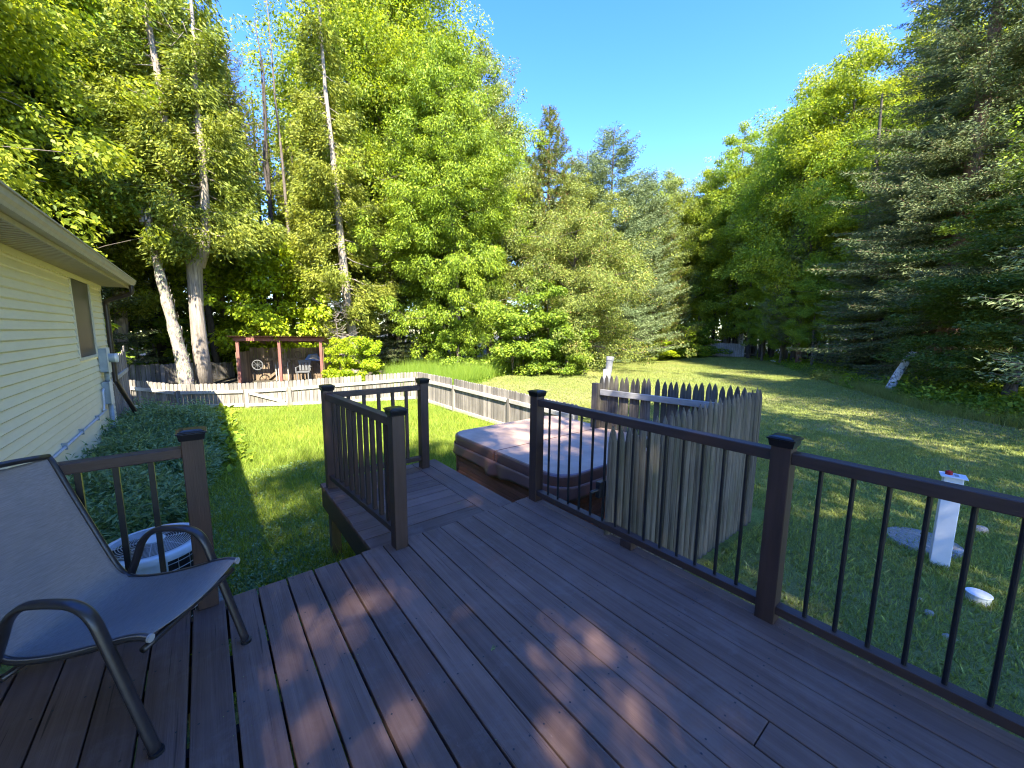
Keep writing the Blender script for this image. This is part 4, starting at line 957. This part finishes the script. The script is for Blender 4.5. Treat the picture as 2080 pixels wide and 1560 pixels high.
# ---- left wood
t = plant_tree('maple_tree', broadleaf(31, 18.5, 4.6, .14, 60, 210000, .125, .095, 'maple2', puff=.80, trunk_r=.22), -6.7, 16.9, 'large bright maple rising over the house roof at the left edge', group=None)
plant_tree('cedar_tree', PC[0], -2.7, 22.0, 'pale green cedar crown between the house roof and the broken trunk', scale=(1.1, 1.1, .95))
plant_tree('maple_tree', PB[1], -3.4, 22.5, 'slim maple behind the cedars left of the broken trunk', leafm='maple2')
# forked pale cedar
def forked():
    bx, by = -.05, 18.5
    t = thing('forked_cedar', (bx, by, G), 'big pale cedar trunk that forks into two stems above the back fence', 'tree')
    tm = MB(); base = [(.0, 0, 0), (-.02, 0, 1.5), (-.02, 0, 3.0), (.03, 0, 4.2), (.06, 0, 4.75)]
    tm.tube(base, [.30, .245, .22, .24, .25], 14)
    Lp = [(.02, 0, 4.45), (-.16, 0, 5.0), (-.40, .0, 6.3), (-.42, 0, 7.3), (-.36, 0, 8.5), (-.38, .1, 10), (-.5, .1, 11.6), (-.62, .1, 13.2), (-.7, .1, 15.5)]
    Rp = [(.14, 0, 4.45), (.36, 0, 5.1), (.47, 0, 5.8), (.53, -.02, 7.2), (.56, 0, 8.6), (.50, 0, 10), (.62, 0, 12), (.66, .1, 15)]
    tm.tube(Lp, [.17, .15, .13, .125, .12, .11, .09, .07, .03], 12); tm.tube(Rp, [.19, .165, .14, .125, .11, .09, .06, .03], 12)
    rs = random.Random(3)
    for k in range(26):
        src = Lp if k % 2 else Rp; i = rs.randrange(2, len(src)-1); a = Vector(src[i]); az = rs.uniform(0, 6.28); l = rs.uniform(.4, 1.5)
        tm.tube([a, a+Vector((math.cos(az)*l*.6, math.sin(az)*l*.6, -.1*l)), a+Vector((math.cos(az)*l, math.sin(az)*l, rs.uniform(-.1, .5)*l))], [.03, .018, .006], 5)
    me_o = tm.build('trunk', M['bark_pale'], None, smooth=True); me_o.parent = t
    for s, (pth, sd) in enumerate(((Lp, 5), (Rp, 6))):
        _, cm = cedar(40+sd, 15, 2.1, .20, 70, 60000, path=[(p_[0], p_[1], p_[2]) for p_ in pth], gap=.12, openside=.7)
        tb, _ = _, None
        o = obj('crown', cm, t); br = obj('branches', tb, t)
forked()
def snag():
    t = thing('broken_trunk', (-.55, 18.0, G), 'leaning shaggy trunk snapped off at the top, left of the forked cedar', 'tree trunk')
    pts = smooth_path([(.02, 0, -.1), (-.03, 0, .9), (-.18, 0, 2.2), (-.36, 0, 3.7), (-.50, 0, 5.0), (-.60, 0, 5.9)], 5); mb = MB()
    mb.tube(pts, [.24-.007*i+.012*math.sin(i*2.1)+random.uniform(-.01, .01) for i in range(len(pts))], 16)
    o = one(mb, None, 'trunk', M['bark_snag'], None, smooth=True); o.parent = t
    rs = random.Random(5); q = MB()
    for k in range(260):
        i = rs.randrange(0, len(pts)-1); a = rs.uniform(0, 6.28); p_ = Vector(pts[i]); r = .24-.007*i; n_ = Vector((math.cos(a), math.sin(a), 0)); s_ = Vector((-n_.y, n_.x, 0)); c = p_+n_*(r-.005)+Vector((0, 0, rs.uniform(0, .25))); w_ = rs.uniform(.015, .04); h_ = rs.uniform(.08, .22)
        q.add([c-s_*w_, c+s_*w_, c+s_*w_*.6+n_*rs.uniform(.012, .045)+Vector((0, 0, h_)), c-s_*w_*.6+n_*rs.uniform(.012, .045)+Vector((0, 0, h_))], [(0, 1, 2, 3)])
    o = q.build('peeling_bark', M['bark_snag'], None); o.parent = t
    q = MB(); top = Vector(pts[-1])
    for k in range(9):
        a = k*.7; b_ = top+Vector((math.cos(a)*.13, math.sin(a)*.13, -.25)); q.tube([b_, b_+Vector((rs.uniform(-.03, .03), 0, rs.uniform(.3, .75)))], [.05, .008], 5)
    o = q.build('splintered_top', M['bark_pale'], None); o.parent = t
snag()
plant_tree('cedar_tree', PC[1], .85, 23.2, 'shaded grey cedar trunk just right of the forked cedar', leafm='cedar', barkm='bark', scale=(.9, .9, .9))
plant_tree('cedar_tree', cedar(51, 17.5, 2.1, .25, 110, 90000, path=[(.1, 0, 0), (.05, 0, 1.5), (-.2, 0, 4), (-.36, 0, 7), (-.5, 0, 10), (-.7, 0, 13), (-.8, .1, 17.8)], trunk_r=.26, gap=.2, openside=.8), 5.85, 20.1, 'tall drooping pale cedar right of the open shed', rz=0)
plant_tree('cedar_tree', PC[1], 4.4, 24.2, 'thin topped cedar behind the open shed', scale=(.7, .7, .8), barkm='bark')

def bare(x, y, H, label, seed, m='bark', r=.12, lim=34, reach=1.1):
    rs = random.Random(seed); t = thing('dead_tree', (x, y, G), label, 'tree'); mb = MB(); tp = [(rs.uniform(-.1, .1)*i*.3, rs.uniform(-.1, .1)*i*.3, H*i/8) for i in range(9)]
    mb.tube(tp, [r*(1-.92*i/8)+.006 for i in range(9)], 8)
    o = mb.build('trunk', M[m], None, smooth=True); o.parent = t; mb = MB()
    for k in range(lim):
        f = rs.uniform(.2, .98); i = min(int(f*8), 7); a = Vector(tp[i]).lerp(Vector(tp[i+1]), f*8-i); az = rs.uniform(0, 6.28); l = rs.uniform(.3, 1)*reach*(1.15-f)*1.3; h = Vector((math.cos(az), math.sin(az), 0))
        pts = [a, a+h*l*.5+Vector((0, 0, -.05)), a+h*l+Vector((0, 0, rs.uniform(-.15, .3)))]; mb.tube(pts, [.014, .009, .004], 4)
        for q in range(2): b = pts[1].lerp(pts[2], rs.random()); mb.tube([b, b+Vector((rs.uniform(-.3, .3), rs.uniform(-.3, .3), rs.uniform(-.15, .15)))], [.006, .003], 3)
    o = mb.build('branches', M[m], None); o.parent = t
bare(3.75, 23.0, 17.5, 'bare dead tree with fine twigs against the blue gap left of the tall maple', 8)
bare(2.95, 21.9, 15.5, 'second bare trunk, darker, next to the dead tree in the blue gap', 9, 'bark_dark')
bare(4.9, 18.9, 3.6, 'pale tangle of dead twigs hanging at the right corner of the shed roof', 14, 'bark_pale', .03, 70, 1.3)
plant_tree('pine_tree', pine(61, 15, 1.6, .55, 14000, trunk_r=.17, levels=14), 1.9, 24.2, 'red-brown pine trunk above the left end of the shed', barkm='bark_red')
plant_tree('maple_tree', broadleaf(71, 27, 5.6, .16, 64, 230000, .145, .10, 'maple2', puff=1.15, trunk_r=.34), 10.2, 24.9, 'tallest maple in the middle of the left wood, reaching out of the picture')
plant_tree('maple_tree', PB[0], 7.4, 25.5, 'maple behind the drooping cedar right of the shed', scale=(1.05, 1.05, 1.25), leafm='maple2')
plant_tree('aspen_tree', broadleaf(72, 21.6, 3.6, .2, 60, 100000, .11, .095, 'olive', puff=.85, trunk_r=.2, shape=.7), 16.6, 23.6, 'silvery aspen with rounded top left of the tall pine')
plant_tree('ash_tree', broadleaf(73, 16.0, 3.5, .07, 80, 190000, .135, .055, 'ash', 'bark', .24, 3, .95, .62, droopy=.5), 11.1, 18.9, 'vivid green ash with several stems in the centre of the wood')
plant_tree('pine_tree', pine(62, 17.6, 2.9, .35, 60000, L=.22, W=.03), 20.3, 21.6, 'dark pine top with upright candles standing above the round tree')
plant_tree('spruce_tree', spruce(74, 16.6, 5.2, .04, 140000, m='bluespruce', L=.16, W=.05, tip=.55), 24.0, 18.9, 'blue-green spruce with pointed tip behind the round crabapple')
plant_tree('maple_tree', PB[1], 21.2, 20.0, 'pale green maple below the dark pine top', scale=(.9, .9, .72), leafm='olive')
PF = spruce(83, 16, 4.6, .04, 110000, m='bluespruce', L=.17, W=.05, tip=.5)
plant_tree('spruce_tree', PF, 24.3, 21.6, 'narrower bluish spruce to the left of the pointed blue-green spruce', scale=(.9, .9, 1.0))
plant_tree('spruce_tree', PF, 28.3, 18.9, 'bluish spruce to the right of the pointed blue-green spruce', scale=(.9, .9, .92))
plant_tree('pine_tree', pine(63, 12.8, 3.2, .05, 80000, L=.2, W=.03, levels=26, upt=.25), 29.8, 18.6, 'yellowish full pine at the end of the left tree line')
plant_tree('crabapple_tree', broadleaf(75, 9.2, 3.7, .16, 62, 150000, .085, .062, 'crab', 'bark', .17, 1, .62, .72), 16.9, 15.6, 'round reddish-green crabapple spreading at the edge of the lawn')
plant_tree('small_maple', broadleaf(76, 6.2, 2.5, .05, 34, 34000, .15, .11, 'yellow', stems=3, trunk_r=.06, puff=.6), 2.9, 21.6, 'yellow-green young maple right above the shed roof', 'tree')
for i, (x, y, sc, k, lab) in enumerate([(-9.5, 21, 1.1, 0, 'leafy maple rising behind the house roof'), (-4.6, 23.5, 1.15, 2, 'maple deep in the wood behind the house corner'), (-.9, 27, 1.2, 1, 'maple deep behind the broken trunk'), (13.6, 27.5, 1.3, 2, 'maple between the tallest maple and the aspen'), (13.4, 22.5, .85, 1, 'maple filling the gap behind the ash'), (20.5, 27, 1.05, 0, 'maple behind the dark pine top'), (26.0, 25.5, .92, 1, 'maple behind the blue-green spruce')]):
    plant_tree('maple_tree', PB[k], x, y, lab, group='trees of the left wood', scale=(sc, sc, sc), leafm=None if i % 2 else 'maple2')
for x, y, s, lab in ((-4.2, 20.5, .85, 'dark spruce low behind the house downspout'), (-1.5, 24.5, .8, 'dark spruce behind the shaggy broken trunk'), (1.8, 27.5, .9, 'dark spruce behind the forked cedar'), (7.5, 23.0, .7, 'dark spruce in the hollow left of the ash'), (9.3, 22.8, .75, 'dark spruce in the deep shade behind the ash stems')):
    plant_tree('spruce_tree', PS[0], x, y, lab, group='dark spruces inside the left wood', scale=(s, s, s))
# bare dark trunks inside the wood
rs = random.Random(12)
tr_me = tubes_mesh('trunk', [([(0, 0, 0), (.06, .03, 4), (-.05, .05, 9), (0, 0, 15)], [.17, .14, .10, .03], 8)]+[([(0, 0, 2.5+k*.4), (math.cos(k*2.4)*.8, math.sin(k*2.4)*.8, 2.4+k*.4)], [.02, .005], 4) for k in range(24)], M['bark_dark'])
for k in range(26):
    x = -6+k*1.05+rs.uniform(-.5, .5); y = 23.5+rs.uniform(-1.6, 6)
    o = obj('tree_trunk', tr_me, None, (x, y, G)); o.rotation_euler = (rs.uniform(-.04, .04), rs.uniform(-.05, .05), rs.uniform(0, 6)); q = rs.uniform(.6, 1.3); o.scale = (q, q, 1)
    tag(o, 'dark bare trunk standing in the shade of the left wood behind the fence', 'tree trunk', 'dark trunks inside the left wood')

# ---- right wood
RT = [(38.5, 22.5, 'A0', 1.0, 'airy aspen right behind the yellowish pine'), (36.0, 24.0, 'B1', .95, 'maple behind the yellowish pine'), (41.7, 25.0, 'A0', 1.12, 'airy aspen at the far left of the distant wood'), (44.5, 22.0, 'A1', 1.1, 'second airy aspen at the far end of the lawn'), (41.6, 20.6, 'B1', 1.08, 'far maple over the grey board fence'), (40.6, 17.3, 'B3', 1.18, 'narrow far maple standing highest over the board fence'), (43.0, 15.5, 'B0', 1.1, 'far maple right of the board fence'), (39.4, 13.6, 'B1', 1.12, 'maple at the far right corner of the lawn'), (37.6, 11.3, 'A0', 1.12, 'aspen halfway along the right tree line'), (36.2, 9.6, 'B2', 1.12, 'broad maple halfway along the right tree line'), (34.0, 7.4, 'B0', 1.16, 'maple with sunlit yellow-green top on the right'), (33.8, 5.1, 'B3', 1.16, 'slim maple with the tallest top next to the dark spruce'), (30.8, 5.6, 'B1', .84, 'lower maple in front of the right tree line'), (46.5, 12.5, 'B2', 1.1, 'maple deep in the far right wood'), (42, 8, 'B0', 1.2, 'maple deep behind the right tree line'), (47, 18.5, 'A1', 1.1, 'aspen deep behind the board fence'), (39, 3.5, 'B2', 1.2, 'maple deep behind the big spruce'), (31.5, -1, 'B0', 1.15, 'maple behind the big spruce'), (27.5, -3.5, 'B2', 1.0, 'maple at the right edge of the picture'), (48, 24, 'B1', 1.05, 'maple at the very back of the lawn')]
for i, (x, y, k, sc, lab) in enumerate(RT):
    me = (PB if k[0] == 'B' else PA)[int(k[1])]
    plant_tree('maple_tree' if k[0] == 'B' else 'aspen_tree', me, x, y, lab, group='trees of the right wood', scale=(sc, sc, sc), leafm=('maple2' if i % 3 else None) if k[0] == 'B' else None)
plant_tree('fir_tree', PS[1], 33.5, 4.0, 'pointed fir top just left of the big dark spruce', scale=(.75, .75, 1.27))
plant_tree('big_spruce', spruce(81, 25, 5.4, .045, 380000, L=.15, W=.036, step=.29, slope=-.42, trunk_r=.38, bk='bark_red', tip=.8), 24.6, 1.6, 'huge dark spruce filling the upper right of the picture', rz=.5)
plant_tree('spruce_tree', spruce(82, 17, 4.8, .05, 110000, L=.14, W=.032, m='bluespruce', slope=-.3), 15.0, -3.5, 'near blue spruce whose bough tips reach in at the right edge', rz=.3)
plant_tree('spruce_tree', PS[0], 28.2, 4.3, 'dark spruce between the leaning birch and the maples', scale=(.95, .95, .62))
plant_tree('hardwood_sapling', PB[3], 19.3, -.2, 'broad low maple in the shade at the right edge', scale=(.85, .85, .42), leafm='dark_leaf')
for i, (x, y, s, lab) in enumerate(((33.5, 10.3, .42, 'small dark maple under the right tree line'), (30.4, 7.6, .38, 'low maple with dark foliage beside the far lawn'), (36.6, 12.6, .40, 'low shaded maple near the white birch trunk'))):
    plant_tree('maple_tree', PB[0], x, y, lab, group='low trees on the right edge', scale=(s, s, s))
plant_tree('pine_tree', PP[1], 32.5, 8.9, 'dark pine with soft boughs at the edge of the right wood', scale=(1, 1, .75), leafm='spruce')
def birch(x, y, pts, rad, label, name='birch_tree'):
    t = thing(name, (x, y, G), label, 'tree'); mb = MB(); mb.tube(smooth_path(pts, 4), np.linspace(rad, rad*.6, (len(pts)-1)*4+1), 12); o = mb.build('trunk', M['bark_white'], None, smooth=True); o.parent = t; return t
birch(20.8, 2.7, [(0, 0, -.1), (.03, -.18, .6), (.08, -.42, 1.3), (.1, -.58, 1.65)], .15, 'white birch trunk leaning to the right at the lawn edge')
for x, y, r, lab in ((38.6, 11.6, .28, 'straight white birch trunk in the right wood'), (36.3, 8.9, .22, 'pale trunk right of the straight white birch'), (42.5, 16.6, .22, 'pale trunk behind the grey board fence'), (45, 13.2, .2, 'thin pale trunk deep in the far wood')):
    birch(x, y, [(0, 0, -.1), (.05, .1, 3), (-.05, .2, 7), (.1, .1, 13)], r, lab)
rs = random.Random(21)
for k in range(30):
    f = k/30; x = 47-f*20+rs.uniform(-1.5, 4); y = 22-f*20+rs.uniform(-1, 1)
    if x < 30 and y > 3: x += 5
    o = obj('tree_trunk', tr_me, None, (x, y, G)); o.rotation_euler = (rs.uniform(-.05, .05), rs.uniform(-.05, .05), rs.uniform(0, 6)); q = rs.uniform(.7, 1.5); o.scale = (q, q, 1)
    tag(o, 'dark slender trunk among the undergrowth of the right wood', 'tree trunk', 'dark trunks inside the right wood')

# ---- wood seen as one mass beyond both tree lines
def mass(name, boxes, n, m, label, L=.4, W=.26):
    P = []
    for (x0, x1, y0, y1, z0, z1, w_) in boxes: P.append(RNG.uniform((x0, y0, z0), (x1, y1, z1), (int(n*w_), 3)))
    P = np.concatenate(P); k = len(P)
    cell = np.sin(P[:, 0]*1.1+np.sin(P[:, 2]*.9)*1.3)*np.sin(P[:, 1]*1.2+P[:, 2]*.7)
    P = P[cell > -.35]; k = len(P); D = RNG.normal(size=(k, 3)); D[:, 2] -= .3; Nn = RNG.normal(0, .6, (k, 3)); Nn[:, 2] += .7
    stuff(name, leaves(name, P, D, Nn, L*RNG.uniform(.6, 1.2, k), W, M[m]), label, 'wood')
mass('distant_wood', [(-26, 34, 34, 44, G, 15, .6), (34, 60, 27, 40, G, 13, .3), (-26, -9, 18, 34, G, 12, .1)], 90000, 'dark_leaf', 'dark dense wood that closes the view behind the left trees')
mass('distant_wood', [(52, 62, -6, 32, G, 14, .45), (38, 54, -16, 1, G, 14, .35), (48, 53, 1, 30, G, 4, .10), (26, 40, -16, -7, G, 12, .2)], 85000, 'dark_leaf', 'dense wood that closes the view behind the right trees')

# ---- shrubs and undergrowth
def shrub(x, y, lab, m, sc=(1, 1, 1), k=1, name='shrub', group=None): plant_tree(name, LOWB[k], x, y, lab, 'shrub', group, scale=sc, leafm=m)
shrub(5.2, 16.6, 'glowing yellow-green shrub right of the shed', 'yellow', (.62, .62, .62)); shrub(4.6, 17.6, 'second yellow-green shrub touching the shed post', 'yellow', (.45, .45, .6))
shrub(14.2, 15.2, 'tall pale flowering shrub left of the crabapple trunk', 'shrub', (1.15, 1.15, .95), 0); shrub(13.0, 15.9, 'lower pale shrub at the end of the tall weeds', 'shrub', (1.3, 1.3, 1.0)); shrub(15.0, 14.3, 'small pale shrub nearest the lawn by the crabapple', 'shrub', (.9, .9, .7))
shrub(36.2, 18.8, 'rounded green shrub left of the grey board fence', 'ash', (1.4, 1.4, .95)); shrub(37.6, 19.2, 'darker green shrub touching the grey board fence', 'maple', (1.7, 1.7, 1.05)); shrub(34.0, 19.2, 'bright yellow-green shrub at the far left of the lawn end', 'yellow', (1.5, 1.5, .8)); shrub(31.5, 18.9, 'low yellow-green shrub under the yellowish pine', 'yellow', (1.5, 1.5, .55))
shrub(28.8, 18.6, 'low bright shrub under the blue-green spruce', 'yellow', (1.4, 1.4, .5)); shrub(-4.3, 18.6, 'dark leafy shrub behind the left end of the fences', 'maple', (1.5, 1.5, 1.0)); shrub(-2.0, 24.2, 'leafy shrub in front of the dark spruces behind the second fence', 'maple', (1.6, 1.6, 1.1)); shrub(.6, 23.6, 'light shrub left of the shed', 'maple2', (1.1, 1.1, .9))
shrub(10.3, 17.9, 'light leafy sapling at the foot of the ash', 'ash', (.8, .8, .9)); shrub(18.8, 14.2+3.2, 'low bush under the crabapple', 'shrub', (1.2, 1.2, .5))
def ground_plants(name, poly, n, label, m, hmax=.5, L=.12, W=.07, clump=.35, z0=G):
    c = rand_in(poly, max(10, int(n/26))); hh = hmax*RNG.uniform(.3, 1.0, len(c))*(.75+.45*np.sin(c[:, 0]*2.9+np.sin(c[:, 1]*1.7)*1.5)*np.sin(c[:, 1]*2.1)); idx = RNG.integers(0, len(c), n)
    o = ball(n); P = np.zeros((n, 3)); P[:, :2] = c[idx]+o[:, :2]*clump; P[:, 2] = z0+hh[idx]*(.25+.75*np.clip(o[:, 2]*.5+.5, 0, 1))*RNG.uniform(.5, 1.05, n)
    D = o*np.array([1, 1, .2])+RNG.normal(0, .4, (n, 3)); Nn = RNG.normal(0, .45, (n, 3)); Nn[:, 2] += 1
    stuff(name, leaves(name, P, D, Nn, L*RNG.uniform(.5, 1.2, n), W*RNG.uniform(.6, 1.2, n), M[m]), label)
def long_grass(name, poly, n, label, m, h=.4, wd=.014):
    p = rand_in(poly, n); stuff(name, blades(name, pt3(p, G), RNG.gamma(8, h/8, n), RNG.uniform(wd*.5, wd, n), M[m], .28), label, 'grass')
ground_plants('fern_bed', [(-1.5, 4.9), (-1.0, 4.7), (-.75, 5.2), (-.35, 6), (-.15, 7.0), (.05, 8.5), (.0, 10), (.12, 11.3), (-.1, 12.4), (-1.3, 13.4), (-1.5, 11)], 110000, 'dark ferny plants filling the shaded bed along the house wall', 'fern', .66, .10, .028, .20)
ground_plants('hosta_edge', [(.1, 7), (.38, 8), (.42, 12.6), (.15, 12.8)], 1500, 'larger light leaves along the edge of the fern bed', 'shrub', .28, .16, .11, .16)
ground_plants('clover', [(-.2, 2.6), (2.4, 4.8), (2.4, 6.5), (-.1, 7.5)], 22000, 'low clover and weeds growing through the shaded near lawn', 'fern', .10, .035, .03, .12)
ground_plants('roadside_weeds', [(5.6, 11.8), (5.6, 13.2), (8, 15.2), (12, 18.4), (15.8, 17.4), (15.5, 15.4), (12, 16.0), (8, 13.3)], 26000, 'yellow-green weeds between the picket fence and the wood', 'weed', .38, .10, .05, .4)
long_grass('tall_grass', [(5.6, 12.0), (5.2, 12.6), (6.4, 17.5), (9, 19.6), (13.5, 18), (15.8, 16.6), (12, 15.9), (8.2, 13.4)], 70000, 'tall pale grass standing along the edge of the left wood', 'weed', .5)
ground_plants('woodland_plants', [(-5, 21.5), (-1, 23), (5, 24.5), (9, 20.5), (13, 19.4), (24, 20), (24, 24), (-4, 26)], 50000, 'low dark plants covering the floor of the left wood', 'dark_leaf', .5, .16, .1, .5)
ground_plants('lawn_end_plants', [(24, 18.6), (30, 18.5), (38, 17.8), (38, 20.5), (24, 20.5)], 12000, 'sunlit yellow-green plants under the spruces at the lawn end', 'yellow', .5, .16, .10, .5)
ground_plants('right_undergrowth', [(15.8, -.8), (16.8, .8), (19, 2.0), (20.4, 1.9), (24, 3), (24, -3), (16.4, -7)], 60000, 'bright brambles and leafy plants under the trees at the right edge', 'shrub', .85, .15, .10, .45)
ground_plants('right_forest_plants', [(20.2, 3.2), (26.2, 6.2), (29.6, 8.2), (35.5, 11.2), (40.5, 14.6), (48, 14), (42, 2), (26, 0)], 60000, 'dark green plants covering the floor of the right wood', 'maple', .55, .2, .12, .6)
long_grass('edge_grass', [(15.2, -.8), (16.3, 1.0), (18.3, 2.3), (22.5, 4.7), (26.2, 6.6), (27.0, 6.0), (22, 2.6), (18.5, 1.0), (16.4, -2)], 50000, 'long shaded grass around the leaning birch', 'blade2', .22)
ground_plants('white_flowers', [(23.2, 5.3), (27.2, 7.2), (28, 6.6), (24, 4.2)], 6000, 'pale flowering weeds at the lawn edge in front of the right wood', 'olive', .6, .1, .05, .35)
# ---- trees behind the viewer that shade the deck and the right lawn
PK = [broadleaf(91, 17, 3.6, .34, 40, 15000, .16, .11, 'maple', puff=.6, gap=.40), broadleaf(92, 17, 3.2, .30, 40, 9000, .16, .11, 'maple', puff=.6, gap=.45), broadleaf(93, 17, 4.0, .36, 44, 36000, .17, .12, 'maple', puff=.72, gap=.18), broadleaf(94, 17.5, 3.3, .68, 30, 21000, .17, .12, 'maple', puff=.65, gap=.3)]
BK = [(-4.9, -6.9, 3, .92, 'tall maple behind the viewer with a high crown, shading the near yard'), (-8.2, -7.2, 2, .9, 'maple behind the viewer on the house side'), (-1.5, -9.2, 2, .93, 'dense maple behind the viewer, shading the deck boards'), (1.9, -9.0, 2, 1.08, 'broad maple behind the viewer, shading the hot tub'), (5.8, -6.9, 0, .92, 'maple behind the viewer, shading the white post'),
      (10.0, -8.6, 1, 1.0, 'airy maple out of view, dappling the near right lawn'), (14.0, -7.8, 1, .95, 'airy maple out of view, dappling the right lawn'), (12.0, -12.0, 1, 1.3, 'tall airy maple out of view, dappling the middle lawn')]
for x, y, k, q, lab in BK:
    plant_tree('maple_tree', PK[k], x, y, lab, group='trees behind the viewer', scale=(q, q, q), rz=k*1.3+x)
